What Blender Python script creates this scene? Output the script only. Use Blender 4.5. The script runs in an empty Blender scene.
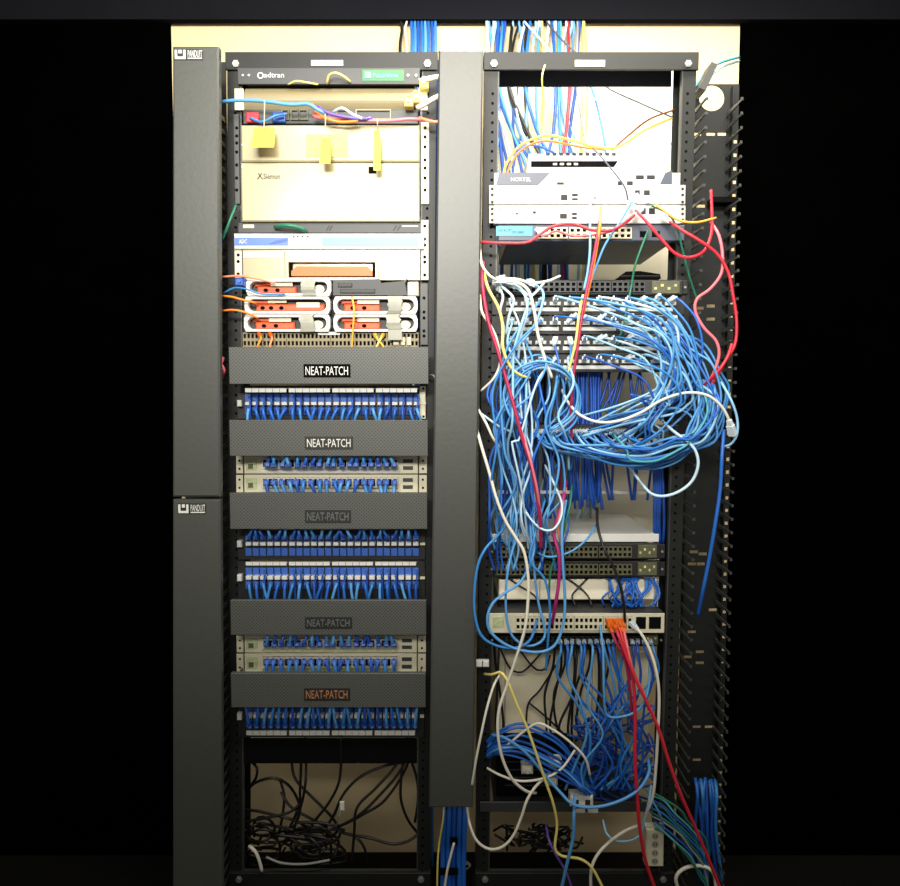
import bpy, math, random
from mathutils import Vector, Matrix

random.seed(11)
SC = bpy.context.scene
COL = SC.collection

# ------------------------------------------------------------------ camera
F = 721.0
PITCH = math.radians(3.5)
CAM = Vector((0.0, -1.75, 1.374))
FWD = Vector((0, math.cos(PITCH), -math.sin(PITCH)))
UP = Vector((0, math.sin(PITCH), math.cos(PITCH)))
RIGHT = Vector((1, 0, 0))

def P(px, py, Y=0.0):
    """the point of the plane y = Y that lies on the sight line of a photograph position"""
    d = FWD + RIGHT * ((px - 450) / F) + UP * ((443 - py) / F)
    t = (Y - CAM.y) / d.y
    return CAM + d * t

cam_d = bpy.data.cameras.new('camera')
cam_d.sensor_width = 36
cam_d.lens = F / 900 * 36
cam_d.clip_start = 0.05
cam = bpy.data.objects.new('camera', cam_d)
COL.objects.link(cam)
cam.location = CAM
cam.rotation_euler = (math.radians(90) - PITCH, 0, 0)
SC.camera = cam

# ------------------------------------------------------------------ materials
def lin(c):
    return tuple((v / 12.92 if v <= .04045 else ((v + .055) / 1.055) ** 2.4) for v in [x / 255 for x in c])

MATS = {}
def mat(name, rgb, rough=.5, metal=0.0, spec=.5, noise=0.0, nscale=40, bump=0.0, raw=False, trans=0.0):
    m = bpy.data.materials.new(name)
    m.use_nodes = True
    nt = m.node_tree
    b = nt.nodes['Principled BSDF']
    c = tuple(rgb) if raw else lin(rgb)
    b.inputs['Base Color'].default_value = (*c, 1)
    b.inputs['Roughness'].default_value = rough
    b.inputs['Metallic'].default_value = metal
    b.inputs['Specular IOR Level'].default_value = spec
    if trans:
        b.inputs['Transmission Weight'].default_value = trans
    if noise or bump:
        tc = nt.nodes.new('ShaderNodeTexCoord')
        n = nt.nodes.new('ShaderNodeTexNoise')
        n.inputs['Scale'].default_value = nscale
        n.inputs['Detail'].default_value = 5
        nt.links.new(tc.outputs['Object'], n.inputs['Vector'])
        if noise:
            r = nt.nodes.new('ShaderNodeValToRGB')
            r.color_ramp.elements[0].position = .3
            r.color_ramp.elements[1].position = .7
            r.color_ramp.elements[0].color = (*[v * (1 - noise) for v in c], 1)
            r.color_ramp.elements[1].color = (*[min(1, v * (1 + noise)) for v in c], 1)
            nt.links.new(n.outputs['Fac'], r.inputs['Fac'])
            nt.links.new(r.outputs['Color'], b.inputs['Base Color'])
        if bump:
            bp = nt.nodes.new('ShaderNodeBump')
            bp.inputs['Strength'].default_value = bump
            bp.inputs['Distance'].default_value = .002
            nt.links.new(n.outputs['Fac'], bp.inputs['Height'])
            nt.links.new(bp.outputs['Normal'], b.inputs['Normal'])
    MATS[name] = m
    return m

mat('wall', (226, 204, 160), .85, spec=.2, noise=.04, nscale=6, bump=.15)
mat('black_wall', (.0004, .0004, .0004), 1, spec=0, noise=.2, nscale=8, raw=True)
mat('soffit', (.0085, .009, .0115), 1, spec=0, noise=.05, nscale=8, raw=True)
mat('floor', (7, 7, 6), .7, spec=.2, noise=.3, nscale=20)
mat('ceiling', (200, 196, 184), .9, noise=.03, nscale=12)
mat('rack', (25, 27, 26), .5, spec=.32, noise=.08, nscale=30)
mat('rack_lip', (56, 58, 56), .45, noise=.06, nscale=30)
mat('cover', (66, 68, 64), .42, noise=.05, nscale=90, bump=.12)
mat('dark', (26, 27, 27), .5, noise=.1, nscale=60)
mat('void', (7, 7, 8), .9, spec=.1, noise=.1)
mat('steel', (176, 176, 170), .35, metal=.7, noise=.06)
mat('white', (212, 212, 206), .45, noise=.02)
mat('cream', (166, 159, 126), .22, noise=.03, nscale=8)
mat('ivory', (206, 200, 174), .5, noise=.03, nscale=15)
mat('tan', (132, 121, 90), .5, noise=.08, nscale=12)
mat('olive', (84, 84, 60), .6, noise=.25, nscale=160)
mat('charcoal', (50, 52, 53), .5, noise=.06)
mat('slate', (68, 74, 88), .45, noise=.05)
mat('navy_label', (64, 104, 196), .4, noise=.05)
mat('pale_label', (92, 160, 216), .4, noise=.05)
mat('cyan_label', (52, 160, 200), .4, noise=.05)
mat('orange', (212, 96, 12), .45, noise=.05)
mat('rust', (198, 84, 40), .5, noise=.25, nscale=60)
mat('grey_tape', (150, 150, 138), .5, noise=.12, nscale=50)
mat('note', (244, 200, 70), .7, noise=.05)
mat('beige', (238, 228, 196), .5, noise=.03)
mat('bright_cream', (246, 238, 212), .6, noise=.03, nscale=10)  # pale cream that makes the wall patch look brighter lit; beige box too
mat('paper', (188, 174, 108), .7, noise=.03)
mat('sage', (176, 184, 140), .5, noise=.25, nscale=120)
mat('green_label', (44, 108, 60), .5, noise=.05)
mat('lime', (150, 190, 90), .5, noise=.15)
mat('gold_letter', (168, 112, 70), .6, noise=.2)
mat('dim_letter', (96, 100, 98), .6, noise=.2)
mat('ink', (30, 30, 32), .7, noise=.1)
mat('clear_plug', (214, 224, 230), .25, noise=.03)
mat('blue_jack', (52, 96, 180), .5, noise=.15, nscale=80)
for n, c in dict(blue=(32, 98, 188), deep=(26, 76, 164), sky=(82, 150, 208), pale=(142, 194, 226), ice=(192, 220, 234), azure=(52, 126, 194),
                 cord_white=(222, 218, 202), red=(204, 36, 54), crimson=(164, 32, 70), pink=(226, 110, 120), orange_cord=(236, 132, 40), amber=(226, 170, 70),
                 yellow=(232, 214, 120), green=(34, 112, 84), teal=(74, 160, 168), violet=(98, 72, 160), black_cord=(20, 20, 19), brown=(120, 72, 40),
                 grey_cord=(140, 142, 140), magenta=(160, 30, 100), salmon=(216, 136, 100)).items():
    mat(n, c, .42, noise=.03, nscale=25)

# perforated steel of the horizontal covers: a lattice of small punched holes
m = mat('perforated', (68, 70, 67), .45)
nt = m.node_tree
tc = nt.nodes.new('ShaderNodeTexCoord'); mp = nt.nodes.new('ShaderNodeMapping')
mp.inputs['Rotation'].default_value = (0, math.radians(45), 0)
mp.inputs['Scale'].default_value = (175, 1, 175)
fr = nt.nodes.new('ShaderNodeVectorMath'); fr.operation = 'FRACTION'
sub = nt.nodes.new('ShaderNodeVectorMath'); sub.operation = 'SUBTRACT'; sub.inputs[1].default_value = (.5, .5, .5)
mul = nt.nodes.new('ShaderNodeVectorMath'); mul.operation = 'MULTIPLY'; mul.inputs[1].default_value = (1, 0, 1)
ln = nt.nodes.new('ShaderNodeVectorMath'); ln.operation = 'LENGTH'
lt = nt.nodes.new('ShaderNodeMath'); lt.operation = 'LESS_THAN'; lt.inputs[1].default_value = .27
mx = nt.nodes.new('ShaderNodeMix'); mx.data_type = 'RGBA'
mx.inputs[6].default_value = (*lin((80, 82, 78)), 1); mx.inputs[7].default_value = (*lin((34, 35, 34)), 1)
nt.links.new(tc.outputs['Object'], mp.inputs['Vector']); nt.links.new(mp.outputs[0], fr.inputs[0])
nt.links.new(fr.outputs[0], sub.inputs[0]); nt.links.new(sub.outputs[0], mul.inputs[0]); nt.links.new(mul.outputs[0], ln.inputs[0])
nt.links.new(ln.outputs['Value'], lt.inputs[0]); nt.links.new(lt.outputs[0], mx.inputs[0])
nt.links.new(mx.outputs[2], nt.nodes['Principled BSDF'].inputs['Base Color'])

# ------------------------------------------------------------------ mesh building
ORG = {}
class MB:
    def __init__(self):
        self.v = []; self.f = []; self.mi = []; self.sm = []
    def box(self, x0, x1, y0, y1, z0, z1, mi=0):
        b = len(self.v)
        self.v += [(x, y, z) for x in (x0, x1) for y in (y0, y1) for z in (z0, z1)]
        for q in ((0, 1, 3, 2), (4, 6, 7, 5), (0, 4, 5, 1), (2, 3, 7, 6), (0, 2, 6, 4), (1, 5, 7, 3)):
            self.f.append(tuple(b + i for i in q)); self.mi.append(mi); self.sm.append(False)
        return self
    def rbox(self, x0, x1, y0, y1, z0, z1, c=.002, mi=0):
        """a box whose front edges (towards y0) are chamfered"""
        c = min(c, (x1 - x0) * .4, (z1 - z0) * .4, (y1 - y0) * .6)
        return self.loft([[(x0 + c, y0, z0 + c), (x1 - c, y0, z0 + c), (x1 - c, y0, z1 - c), (x0 + c, y0, z1 - c)],
                          [(x0, y0 + c, z0), (x1, y0 + c, z0), (x1, y0 + c, z1), (x0, y0 + c, z1)],
                          [(x0, y1, z0), (x1, y1, z0), (x1, y1, z1), (x0, y1, z1)]], mi)
    def loft(self, rings, mi=0, smooth=False, caps=True):
        b = len(self.v); n = len(rings[0])
        for r in rings: self.v += [tuple(p) for p in r]
        for k in range(len(rings) - 1):
            for i in range(n):
                j = (i + 1) % n
                self.f.append((b + k * n + i, b + k * n + j, b + (k + 1) * n + j, b + (k + 1) * n + i)); self.mi.append(mi); self.sm.append(smooth)
        if caps:
            self.f.append(tuple(b + i for i in reversed(range(n)))); self.mi.append(mi); self.sm.append(False)
            e = b + (len(rings) - 1) * n
            self.f.append(tuple(e + i for i in range(n))); self.mi.append(mi); self.sm.append(False)
        return self
    def prism(self, pts, y0, y1, mi=0):
        """outline of (x, z) points extruded from y0 to y1"""
        return self.loft([[(x, y0, z) for x, z in pts], [(x, y1, z) for x, z in pts]], mi)
    def beam(self, a, b, w, d, mi=0):
        """bar between two points: w across x, d along y (or across z for a bar that runs along y)"""
        a, b = Vector(a), Vector(b); t = (b - a).normalized()
        u = Vector((1, 0, 0)) if abs(t.x) < .8 else Vector((0, 0, 1))
        u = (u - t * u.dot(t)).normalized(); w2 = t.cross(u)
        q = [(-w / 2, -d / 2), (w / 2, -d / 2), (w / 2, d / 2), (-w / 2, d / 2)]
        return self.loft([[p + u * i + w2 * j for i, j in q] for p in (a, b)], mi)
    def disc(self, c, r, y0, y1, n=14, mi=0, sx=1.0):
        pts = [(c[0] + math.cos(2 * math.pi * i / n) * r * sx, c[1] + math.sin(2 * math.pi * i / n) * r) for i in range(n)]
        return self.loft([[(x, y0, z) for x, z in pts], [(x, y1, z) for x, z in pts]], mi)
    def stadium(self, x0, x1, z0, z1, y0, y1, mi=0, n=8):
        return self.prism(stadium(x0, x1, z0, z1, n), y0, y1, mi)
    def tube(self, pts, r, n=7, mi=0):
        t = [(pts[min(i + 1, len(pts) - 1)] - pts[max(i - 1, 0)]).normalized() for i in range(len(pts))]
        u = t[0].orthogonal().normalized()
        rings = []
        for p, d in zip(pts, t):
            u = (u - d * u.dot(d)).normalized()
            w = d.cross(u)
            rings.append([p + (u * math.cos(2 * math.pi * k / n) + w * math.sin(2 * math.pi * k / n)) * r for k in range(n)])
        return self.loft(rings, mi, True)
    def holed(self, x0, x1, z0, z1, y0, y1, holes, mi=0):
        """a plate with rectangular holes cut right through"""
        xs = sorted({x0, x1, *[min(max(h[i], x0), x1) for h in holes for i in (0, 1)]})
        zs = sorted({z0, z1, *[min(max(h[i], z0), z1) for h in holes for i in (2, 3)]})
        for i in range(len(xs) - 1):
            run = None
            for j in range(len(zs)):
                solid = False
                if j < len(zs) - 1:
                    cx, cz = (xs[i] + xs[i + 1]) / 2, (zs[j] + zs[j + 1]) / 2
                    solid = not any(h[0] < cx < h[1] and h[2] < cz < h[3] for h in holes)
                if solid and run is None: run = zs[j]
                if not solid and run is not None:
                    self.box(xs[i], xs[i + 1], y0, y1, run, zs[j], mi); run = None
        return self
    def lattice(self, x0, x1, z0, z1, y, nx, nz, fill=.62, depth=.006, mi=0, hole=1):
        """ports: bars in front of a dark backing plate"""
        self.box(x0, x1, y + depth, y + depth + .002, z0, z1, hole)
        pw, ph = (x1 - x0) / nx, (z1 - z0) / nz
        bw, bh = pw * (1 - fill), ph * (1 - fill)
        for i in range(nx + 1):
            c = x0 + pw * i
            self.box(max(x0, c - bw / 2), min(x1, c + bw / 2), y, y + depth, z0, z1, mi)
        for j in range(nz + 1):
            c = z0 + ph * j
            self.box(x0, x1, y - .0002, y + depth, max(z0, c - bh / 2), min(z1, c + bh / 2), mi)
        return self
    def build(self, name, mats, parent=None, **tags):
        if isinstance(mats, str): mats = [mats]
        lo = [min(p[i] for p in self.v) for i in range(3)]; hi = [max(p[i] for p in self.v) for i in range(3)]
        o_ = Vector(((lo[0] + hi[0]) / 2, (lo[1] + hi[1]) / 2, lo[2]))
        me = bpy.data.meshes.new(name)
        me.from_pydata([tuple(Vector(p) - o_) for p in self.v], [], self.f)
        for mm in mats: me.materials.append(MATS[mm])
        me.polygons.foreach_set('material_index', self.mi)
        me.polygons.foreach_set('use_smooth', self.sm)
        me.update()
        o = bpy.data.objects.new(name, me)
        COL.objects.link(o)
        ORG[o] = o_
        if parent:
            o.parent = parent
            o.location = o_ - ORG[parent]
        else:
            o.location = o_
        for k, v in tags.items():
            if v: o[k] = v
        return o

def stadium(x0, x1, z0, z1, n=8):
    r = (z1 - z0) / 2; cz = (z0 + z1) / 2
    a = [(x1 - r + r * math.cos(t), cz + r * math.sin(t)) for t in [-math.pi / 2 + math.pi * i / n for i in range(n + 1)]]
    b = [(x0 + r + r * math.cos(t), cz + r * math.sin(t)) for t in [math.pi / 2 + math.pi * i / n for i in range(n + 1)]]
    return a + b

def thing(name, loc, label, category, group=None):
    o = bpy.data.objects.new(name, None)
    o.empty_display_size = .03
    COL.objects.link(o)
    o.location = loc; ORG[o] = Vector(loc)
    o['label'] = label; o['category'] = category
    if group: o['group'] = group
    return o

def rect(x0, y0, x1, y1, Y):
    """photograph rectangle on the plane y = Y -> x0, x1, z0, z1"""
    xa = P(x0, (y0 + y1) / 2, Y).x; xb = P(x1, (y0 + y1) / 2, Y).x
    return xa, xb, P(x0, y1, Y).z, P(x0, y0, Y).z

def base(r, Y):
    return Vector(((r[0] + r[1]) / 2, Y, r[2]))

def plate(name, r4, Y, th, mats, parent, chamfer=.001, **tags):
    x0, x1, z0, z1 = rect(*r4, Y)
    return MB().rbox(x0, x1, Y, Y + th, z0, z1, chamfer).build(name, mats, parent, **tags)

def lettering(txt, r4, Y, m, parent, name='lettering', shear=0, **tags):
    """raised letters that fill a rectangle"""
    x0, x1, z0, z1 = rect(*r4, Y)
    cu = bpy.data.curves.new('lettering', 'FONT')
    cu.body = txt; cu.extrude = .0004; cu.resolution_u = 2; cu.shear = shear
    o = bpy.data.objects.new('lettering', cu)
    COL.objects.link(o)
    me = bpy.data.meshes.new_from_object(o.evaluated_get(bpy.context.evaluated_depsgraph_get()))
    bpy.data.objects.remove(o); bpy.data.curves.remove(cu)
    vs = [v.co.copy() for v in me.vertices]
    ax, bx_ = min(v.x for v in vs), max(v.x for v in vs); ay, by_ = min(v.y for v in vs), max(v.y for v in vs)
    mb = MB()
    mb.v = [(x0 + (v.x - ax) / (bx_ - ax) * (x1 - x0), Y - v.z, z0 + (v.y - ay) / (by_ - ay) * (z1 - z0)) for v in vs]
    mb.f = [tuple(p.vertices) for p in me.polygons]
    mb.mi = [0] * len(mb.f); mb.sm = [False] * len(mb.f)
    bpy.data.meshes.remove(me)
    return mb.build(name, m, parent, **tags)

def spline(pts, step=.007):
    """centripetal-ish Catmull-Rom through the points"""
    pts = [Vector(p) for p in pts]
    if len(pts) == 2: pts.insert(1, (pts[0] + pts[1]) / 2)
    q = [pts[0] * 2 - pts[1]] + pts + [pts[-1] * 2 - pts[-2]]
    out = []
    for i in range(1, len(q) - 2):
        a, b, c, d = q[i - 1:i + 3]
        L = (c - b).length
        n = max(2, min(14, int(L / step)))
        m1 = (c - a) * .5; m2 = (d - b) * .5
        for m_ in (m1, m2):
            if m_.length > L * 1.3: m_ *= L * 1.3 / m_.length
        for k in range(n):
            t = k / n; t2 = t * t; t3 = t2 * t
            out.append(b * (2 * t3 - 3 * t2 + 1) + m1 * (t3 - 2 * t2 + t) + c * (3 * t2 - 2 * t3) + m2 * (t3 - t2))
    out.append(q[-2])
    return out

def plug_mb(p, d, s=1.0):
    """a small modular plug: body, latch and strain boot, pointing along d"""
    d = Vector(d).normalized()
    u = d.cross(Vector((0, 0, 1)))
    u = Vector((1, 0, 0)) if u.length < .2 else u.normalized()
    w = u.cross(d).normalized()
    def ring(o, a, b): return [p + d * o + u * (i * a) + w * (j * b) for i, j in ((-1, -1), (1, -1), (1, 1), (-1, 1))]
    mb = MB()
    a = .0055 * s; b = .0042 * s
    mb.loft([ring(-.006 * s, a, b), ring(.012 * s, a, b)])
    mb.loft([ring(.012 * s, a * .8, b * .8), ring(.022 * s, .0032 * s, .0032 * s)])
    mb.loft([[q + w * b * 1.25 for q in ring(-.002 * s, a * .35, b * .25)], [q + w * b * 1.6 for q in ring(.012 * s, a * .35, b * .25)]])
    return mb

CORDS = []
def cord(pts, m, label, name='network_cable', category='cable', r=.0027, group=None, plug=None, plug_m='clear_plug', plug2=None, n=7, step=.007, px=True, kind=None):
    w = [P(*p) for p in pts] if px else [Vector(p) for p in pts]
    s = spline(w, step)
    o = MB().tube(s, r, n).build(name, m, None, label=label, category=category, group=group)
    if kind: o['kind'] = kind
    if plug:
        plug_mb(s[0], s[min(2, len(s) - 1)] - s[0], plug).build('plug', plug_m, o)
    if plug2:
        plug_mb(s[-1], s[-3] - s[-1], plug2).build('plug', plug_m, o)
    return o

NUM = ('first second third fourth fifth sixth seventh eighth ninth tenth eleventh twelfth thirteenth fourteenth fifteenth sixteenth seventeenth eighteenth '
       'nineteenth twentieth twenty-first twenty-second twenty-third twenty-fourth twenty-fifth twenty-sixth twenty-seventh twenty-eighth twenty-ninth thirtieth').split()
def rnd(a, b): return random.uniform(a, b)

# ================================================================== the setting
WY = 0.36          # face of the back wall
def struct(name, mb, m):
    o = mb.build(name, m); o['kind'] = 'structure'; return o

TOPZ = P(450, 23.5, .3449).z
xl = P(171.5, 130, .345).x; xr = P(739.5, 130, .345).x
struct('floor', MB().box(-2.4, 2.4, -4.2, .46, -.05, 0), 'floor')
struct('ceiling', MB().box(-2.4, 2.4, -4.2, .46, 2.95, 3.0), 'ceiling')
struct('wall_back', MB().box(xl, xr, WY, .46, 0, 2.95), 'wall')
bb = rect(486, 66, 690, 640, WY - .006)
struct('bright_wall_patch', MB().rbox(bb[0], bb[1], WY - .006, WY - .0005, bb[2], bb[3], .002), 'bright_cream')  # added pale panel; its colour stands in for brighter light on the wall
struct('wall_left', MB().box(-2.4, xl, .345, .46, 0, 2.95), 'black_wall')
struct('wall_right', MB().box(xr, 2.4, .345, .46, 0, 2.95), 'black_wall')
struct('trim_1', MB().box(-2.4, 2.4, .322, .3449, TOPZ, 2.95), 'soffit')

# ================================================================== racks
def holes(mb, x, z0, z1, y, mi, step=.0148, r=.0036):
    z = z0; k = 0
    while z < z1:
        mb.disc((x, z), r, y - .0006, y + .001, 8, mi)
        z += step if k % 3 else step * .95
        k += 1

def rack(label, top_l, top_r, bot_l, bot_r, strip, strip_txt):
    """two-post relay rack; the corners are photograph x at the top (y 53) and bottom (y 880)"""
    A = P(top_l, 53, 0); B = P(top_r, 53, 0); Cc = P(bot_l, 880, 0); D = P(bot_r, 880, 0)
    t = thing('equipment_rack', ((Cc.x + D.x) / 2, .04, 0), label, 'rack')
    zt = A.z
    for (pt, pb, s) in ((A, Cc, 1), (B, D, -1)):
        # a channel upright: front flange, web, rear flange
        k = (pt.x - pb.x) / (zt - pb.z)
        x0 = pb.x - k * pb.z; x1 = pt.x
        mb = MB()
        fw = .031 * s
        def slab(dx0, dx1, y0, y1, mi=0):
            a, b = sorted((dx0, dx1))
            mb.loft([[(x0 + a, y0, .012), (x0 + b, y0, .012), (x0 + b, y1, .012), (x0 + a, y1, .012)],
                     [(x1 + a, y0, zt - .006), (x1 + b, y0, zt - .006), (x1 + b, y1, zt - .006), (x1 + a, y1, zt - .006)]], mi)
        slab(0, fw, 0, .004); slab(0, .004 * s, .004, .076); slab(0, fw, .076, .08)
        slab(fw, fw + .003 * s, .0, .014, 1)
        n = int((zt - .2) / .0222)
        for i in range(n):
            z = .14 + i * .0222
            mb.disc((x0 + (x1 - x0) * z / zt + fw * .62, z), .0034, -.0007, .001, 8, 2)
        mb.build('upright', ['rack', 'rack_lip', 'void'], t)
        foot = MB(); xa, xb = sorted((x0, x0 + .06 * s)); foot.rbox(xa, xb, -.16, .24, 0, .012, .003); foot.build('foot', 'rack', t)
    # top angle bar: front face and the top flange running back
    h = zt - P(top_l, 71, 0).z
    mb = MB(); mb.rbox(A.x - .003, B.x + .003, -.006, -.0012, zt - h, zt, .001); mb.box(A.x - .003, B.x + .003, -.0012, .084, zt - .004, zt); 
    tb = mb.build('top_bar', 'rack', t)
    rear = MB(); rear.box(A.x + .035, B.x - .035, .0805, .0845, P(450, 86.5, .0805).z, P(450, 70, .0805).z); rear.build('rear_bar', 'slate', t)
    zb = P(bot_l, 871, 0).z
    mb = MB(); mb.rbox(Cc.x - .002, D.x + .002, -.008, -.0012, .014, zb, .001); mb.box(Cc.x - .002, D.x + .002, -.0012, .010, zb - .004, zb, 1)
    bb = mb.build('bottom_bar', ['rack', 'rack_lip'], t)
    for (p, par) in ((P(top_l + 9, 64, -.006), tb), (P(top_r - 9, 64, -.006), tb), (P(bot_l + 9, 879, -.008), bb), (P(bot_r - 9, 879, -.008), bb)):
        q = MB().disc((p.x, p.z), .0085, p.y - .004, p.y, 6); q.disc((p.x, p.z), .005, p.y - .006, p.y - .004, 12)
        q.build('bolt', 'steel', par)
    s = plate('label_strip', strip, -.0072, .001, 'ivory', tb)
    lettering(strip_txt, (strip[0] + 2, strip[1] + 1.2, strip[2] - 2, strip[3] - 1.2), -.0075, 'dim_letter', s)
    return t

rackL = rack('tall black two-post rack packed with patch panels and ribbed black covers', 227, 436.5, 230, 430, (311, 60, 343, 65.5), 'EQUIPMENT RACK')
rackR = rack('tall black two-post rack draped in tangled blue cables beside the open finger duct', 485, 697, 476, 672, (575, 60, 605, 66.5), 'EQUIPMENT RACK')

# ================================================================== vertical cable managers
def fingers(t, x, sgn, z0, z1, y0, y1, step, mat_='rack', lip=True):
    """a column of duct fingers that reach forward from the back channel"""
    z = z0; i = 0
    while z < z1:
        xa = x if not callable(x) else x(z)
        mb = MB()
        mb.loft([[(xa - .0015, y1, z - .006), (xa + .0015, y1, z - .006), (xa + .0015, y1, z + .006), (xa - .0015, y1, z + .006)],
                 [(xa - .0015, y0 + .012, z - .0022), (xa + .0015, y0 + .012, z - .0022), (xa + .0015, y0 + .012, z + .0022), (xa - .0015, y0 + .012, z + .0022)],
                 [(xa - .0015, y0, z - .003), (xa + .0015, y0, z - .003), (xa + .0015, y0, z + .003), (xa - .0015, y0, z + .003)]])
        mb.box(min(xa, xa + sgn * .005), max(xa, xa + sgn * .005), y0 - .002, y0, z - .0032, z + .0032)
        mb.build('finger', mat_, t)
        z += step; i += 1

def duct_badge(r4, Y, parent):
    b = plate('badge', r4, Y - .0012, .001, 'dark', parent)
    x0, y0, x1, y1 = r4
    s = y1 - y0
    lettering('PANDUIT', (x0 + s * 1.25, y0 + 1.2, x1 - .8, y1 - 2.8), Y - .0016, 'white', b)
    q = MB(); xa, xb, za, zb = rect(x0 + .8, y0 + .9, x0 + s * 1.05, y1 - .9, Y - .0016)
    w = (xb - xa) * .22
    q.box(xa, xa + w, Y - .002, Y - .0013, za, zb); q.box(xb - w, xb, Y - .002, Y - .0013, za, zb); q.box(xa + w, xb - w, Y - .002, Y - .0013, za, za + w)
    q.box(xa + w * 1.6, xb - w * 1.6, Y - .002, Y - .0013, zb - w * 1.4, zb)
    q.build('emblem', 'white', b)
    xa, xb, za, zb = rect(x0 + s * 1.25, y1 - 2.2, x1 - 1, y1 - 1.1, Y - .0016)
    MB().box(xa, xb, Y - .002, Y - .0013, za, zb).build('underline', 'white', b)

YC = -.10
def slant_plate(tl, tr, bl, br, yt, yb, Y, th, c=.004):
    """cover plate given by photograph x at its top and bottom edges"""
    a, b, c_, d = P(tl, yt, Y), P(tr, yt, Y), P(bl, yb, Y), P(br, yb, Y)
    mb = MB()
    mb.loft([[(c_.x + c, Y, c_.z + c), (d.x - c, Y, d.z + c), (b.x - c, Y, a.z - c), (a.x + c, Y, a.z - c)],
             [(c_.x, Y + c, c_.z), (d.x, Y + c, d.z), (b.x, Y + c, a.z), (a.x, Y + c, a.z)],
             [(c_.x, Y + th, c_.z), (d.x, Y + th, d.z), (b.x, Y + th, a.z), (a.x, Y + th, a.z)]])
    return mb

# manager at the outer side of the left rack
x0 = P(172.5, 443, YC).x
t = thing('vertical_cable_manager', (P(196, 880, 0).x, .03, 0), 'black vertical cable duct with two closed covers and white badges, beside the tidy rack', 'cable manager')
up = slant_plate(172.5, 218.5, 172.5, 220, 46, 497, YC, .02).build('cover', 'cover', t)
lo = slant_plate(172.5, 220, 172.5, 222, 499.5, 955, YC, .02).build('cover', 'cover', t)
duct_badge((174, 49, 203, 60), YC, up); duct_badge((177.5, 503.5, 206, 514), YC, lo)
bx = P(184, 443, .06); bx2 = -.561
zt = P(196, 62, .06).z
MB().loft([[(bx.x, .06, .02), (-.561, .06, .02), (-.561, .066, .02), (bx.x, .066, .02)], [(bx.x, .06, zt), (-.5465, .06, zt), (-.5465, .066, zt), (bx.x, .066, zt)]]).build('back_channel', 'rack', t)
fingers(t, lambda z: -.550 - .0070 * (2.15 - z), -1, .1, P(196, 92, -.06).z, -.075, .06, .0305, 'rack_lip')
MB().box(P(178, 443, 0).x, P(215, 443, 0).x, -.07, .066, 0, .02).build('foot', 'rack', t)

# manager between the racks
t = thing('vertical_cable_manager', (P(455, 880, 0).x, .03, 0), 'black vertical cable duct with one long plain cover between the two racks', 'cable manager')
slant_plate(438.5, 483.5, 429, 473, 50, 808, YC, .02).build('cover', 'cover', t)
zt = P(455, 60, .06).z
bt0 = P(446, 60, .06).x; bt1 = P(478, 60, .06).x; bb0 = P(440, 800, .06).x; bb1 = P(468, 800, .06).x; zb_ = P(455, 640, .06).z
MB().loft([[(bb0, .06, zb_), (bb1, .06, zb_), (bb1, .066, zb_), (bb0, .066, zb_)], [(bt0, .06, zt), (bt1, .06, zt), (bt1, .066, zt), (bt0, .066, zt)]]).build('back_channel', 'rack', t)
zz = P(455, 100, 0).z
def fx(pt, pb):
    a = P(pt, 60, -.06); b = P(pb, 800, -.06)
    return lambda z: b.x + (a.x - b.x) * (z - b.z) / (a.z - b.z)
fingers(t, fx(441, 432.5), 1, P(455, 780, 0).z, zz, -.074, .058, .0305, 'rack_lip')
fingers(t, fx(480, 470), -1, P(455, 780, 0).z, zz, -.074, .058, .0305, 'rack_lip')

# open manager with bare fingers
t = thing('vertical_cable_manager', (P(710, 880, .1).x, .06, 0), 'black open finger duct without covers, full of red and blue loops', 'cable manager')
YB = .10
xa, xb, za, zb = rect(683, 84, 739, 905, YB)
xb = P(738.5, 120, YB).x
hl = []
for i in range(58):
    zz = .12 + i * .0333
    hl.append((P(733.5, 230, YB).x - .0045, P(733.5, 230, YB).x + .0045, zz - .0045, zz + .0045))
for (hx, hy) in ((697, 134), (711, 134), (722, 134), (701, 206), (713, 204), (700, 308), (711, 306), (711, 319), (694, 552), (703, 554), (692, 564), (701, 564), (713, 610), (692, 632), (700, 652), (688, 657), (700, 663), (697, 727), (709, 727), (697, 760)):
    p = P(hx, hy, YB); hl.append((p.x - .011, p.x + .011, p.z - .004, p.z + .004))
# the round cable opening near the top
cc = P(712, 98, YB); R = .034
hl.append((cc.x - R, cc.x + R, cc.z - R, cc.z + R))
mb = MB(); mb.holed(xa, xb, .02, zb, YB, YB + .004, hl)
n = 32
ring0, ring1 = [], []
for i in range(n):
    a = 2 * math.pi * i / n; ca, sa = math.cos(a), math.sin(a); s = R / max(abs(ca), abs(sa))
    ring0.append((cc.x + ca * s, cc.z + sa * s)); ring1.append((cc.x + ca * R * .93, cc.z + sa * R * .93))
b = len(mb.v)
for rr, yy in ((ring0, YB), (ring1, YB), (ring1, YB + .004), (ring0, YB + .004)): mb.v += [(x, yy, z) for x, z in rr]
for k in range(3):
    for i in range(n):
        j = (i + 1) % n
        mb.f.append((b + k * n + i, b + k * n + j, b + (k + 1) * n + j, b + (k + 1) * n + i)); mb.mi.append(0); mb.sm.append(False)
mb.build('back_panel', 'rack', t)
xf1 = P(694, 443, 0).x; xf2 = .690
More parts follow.
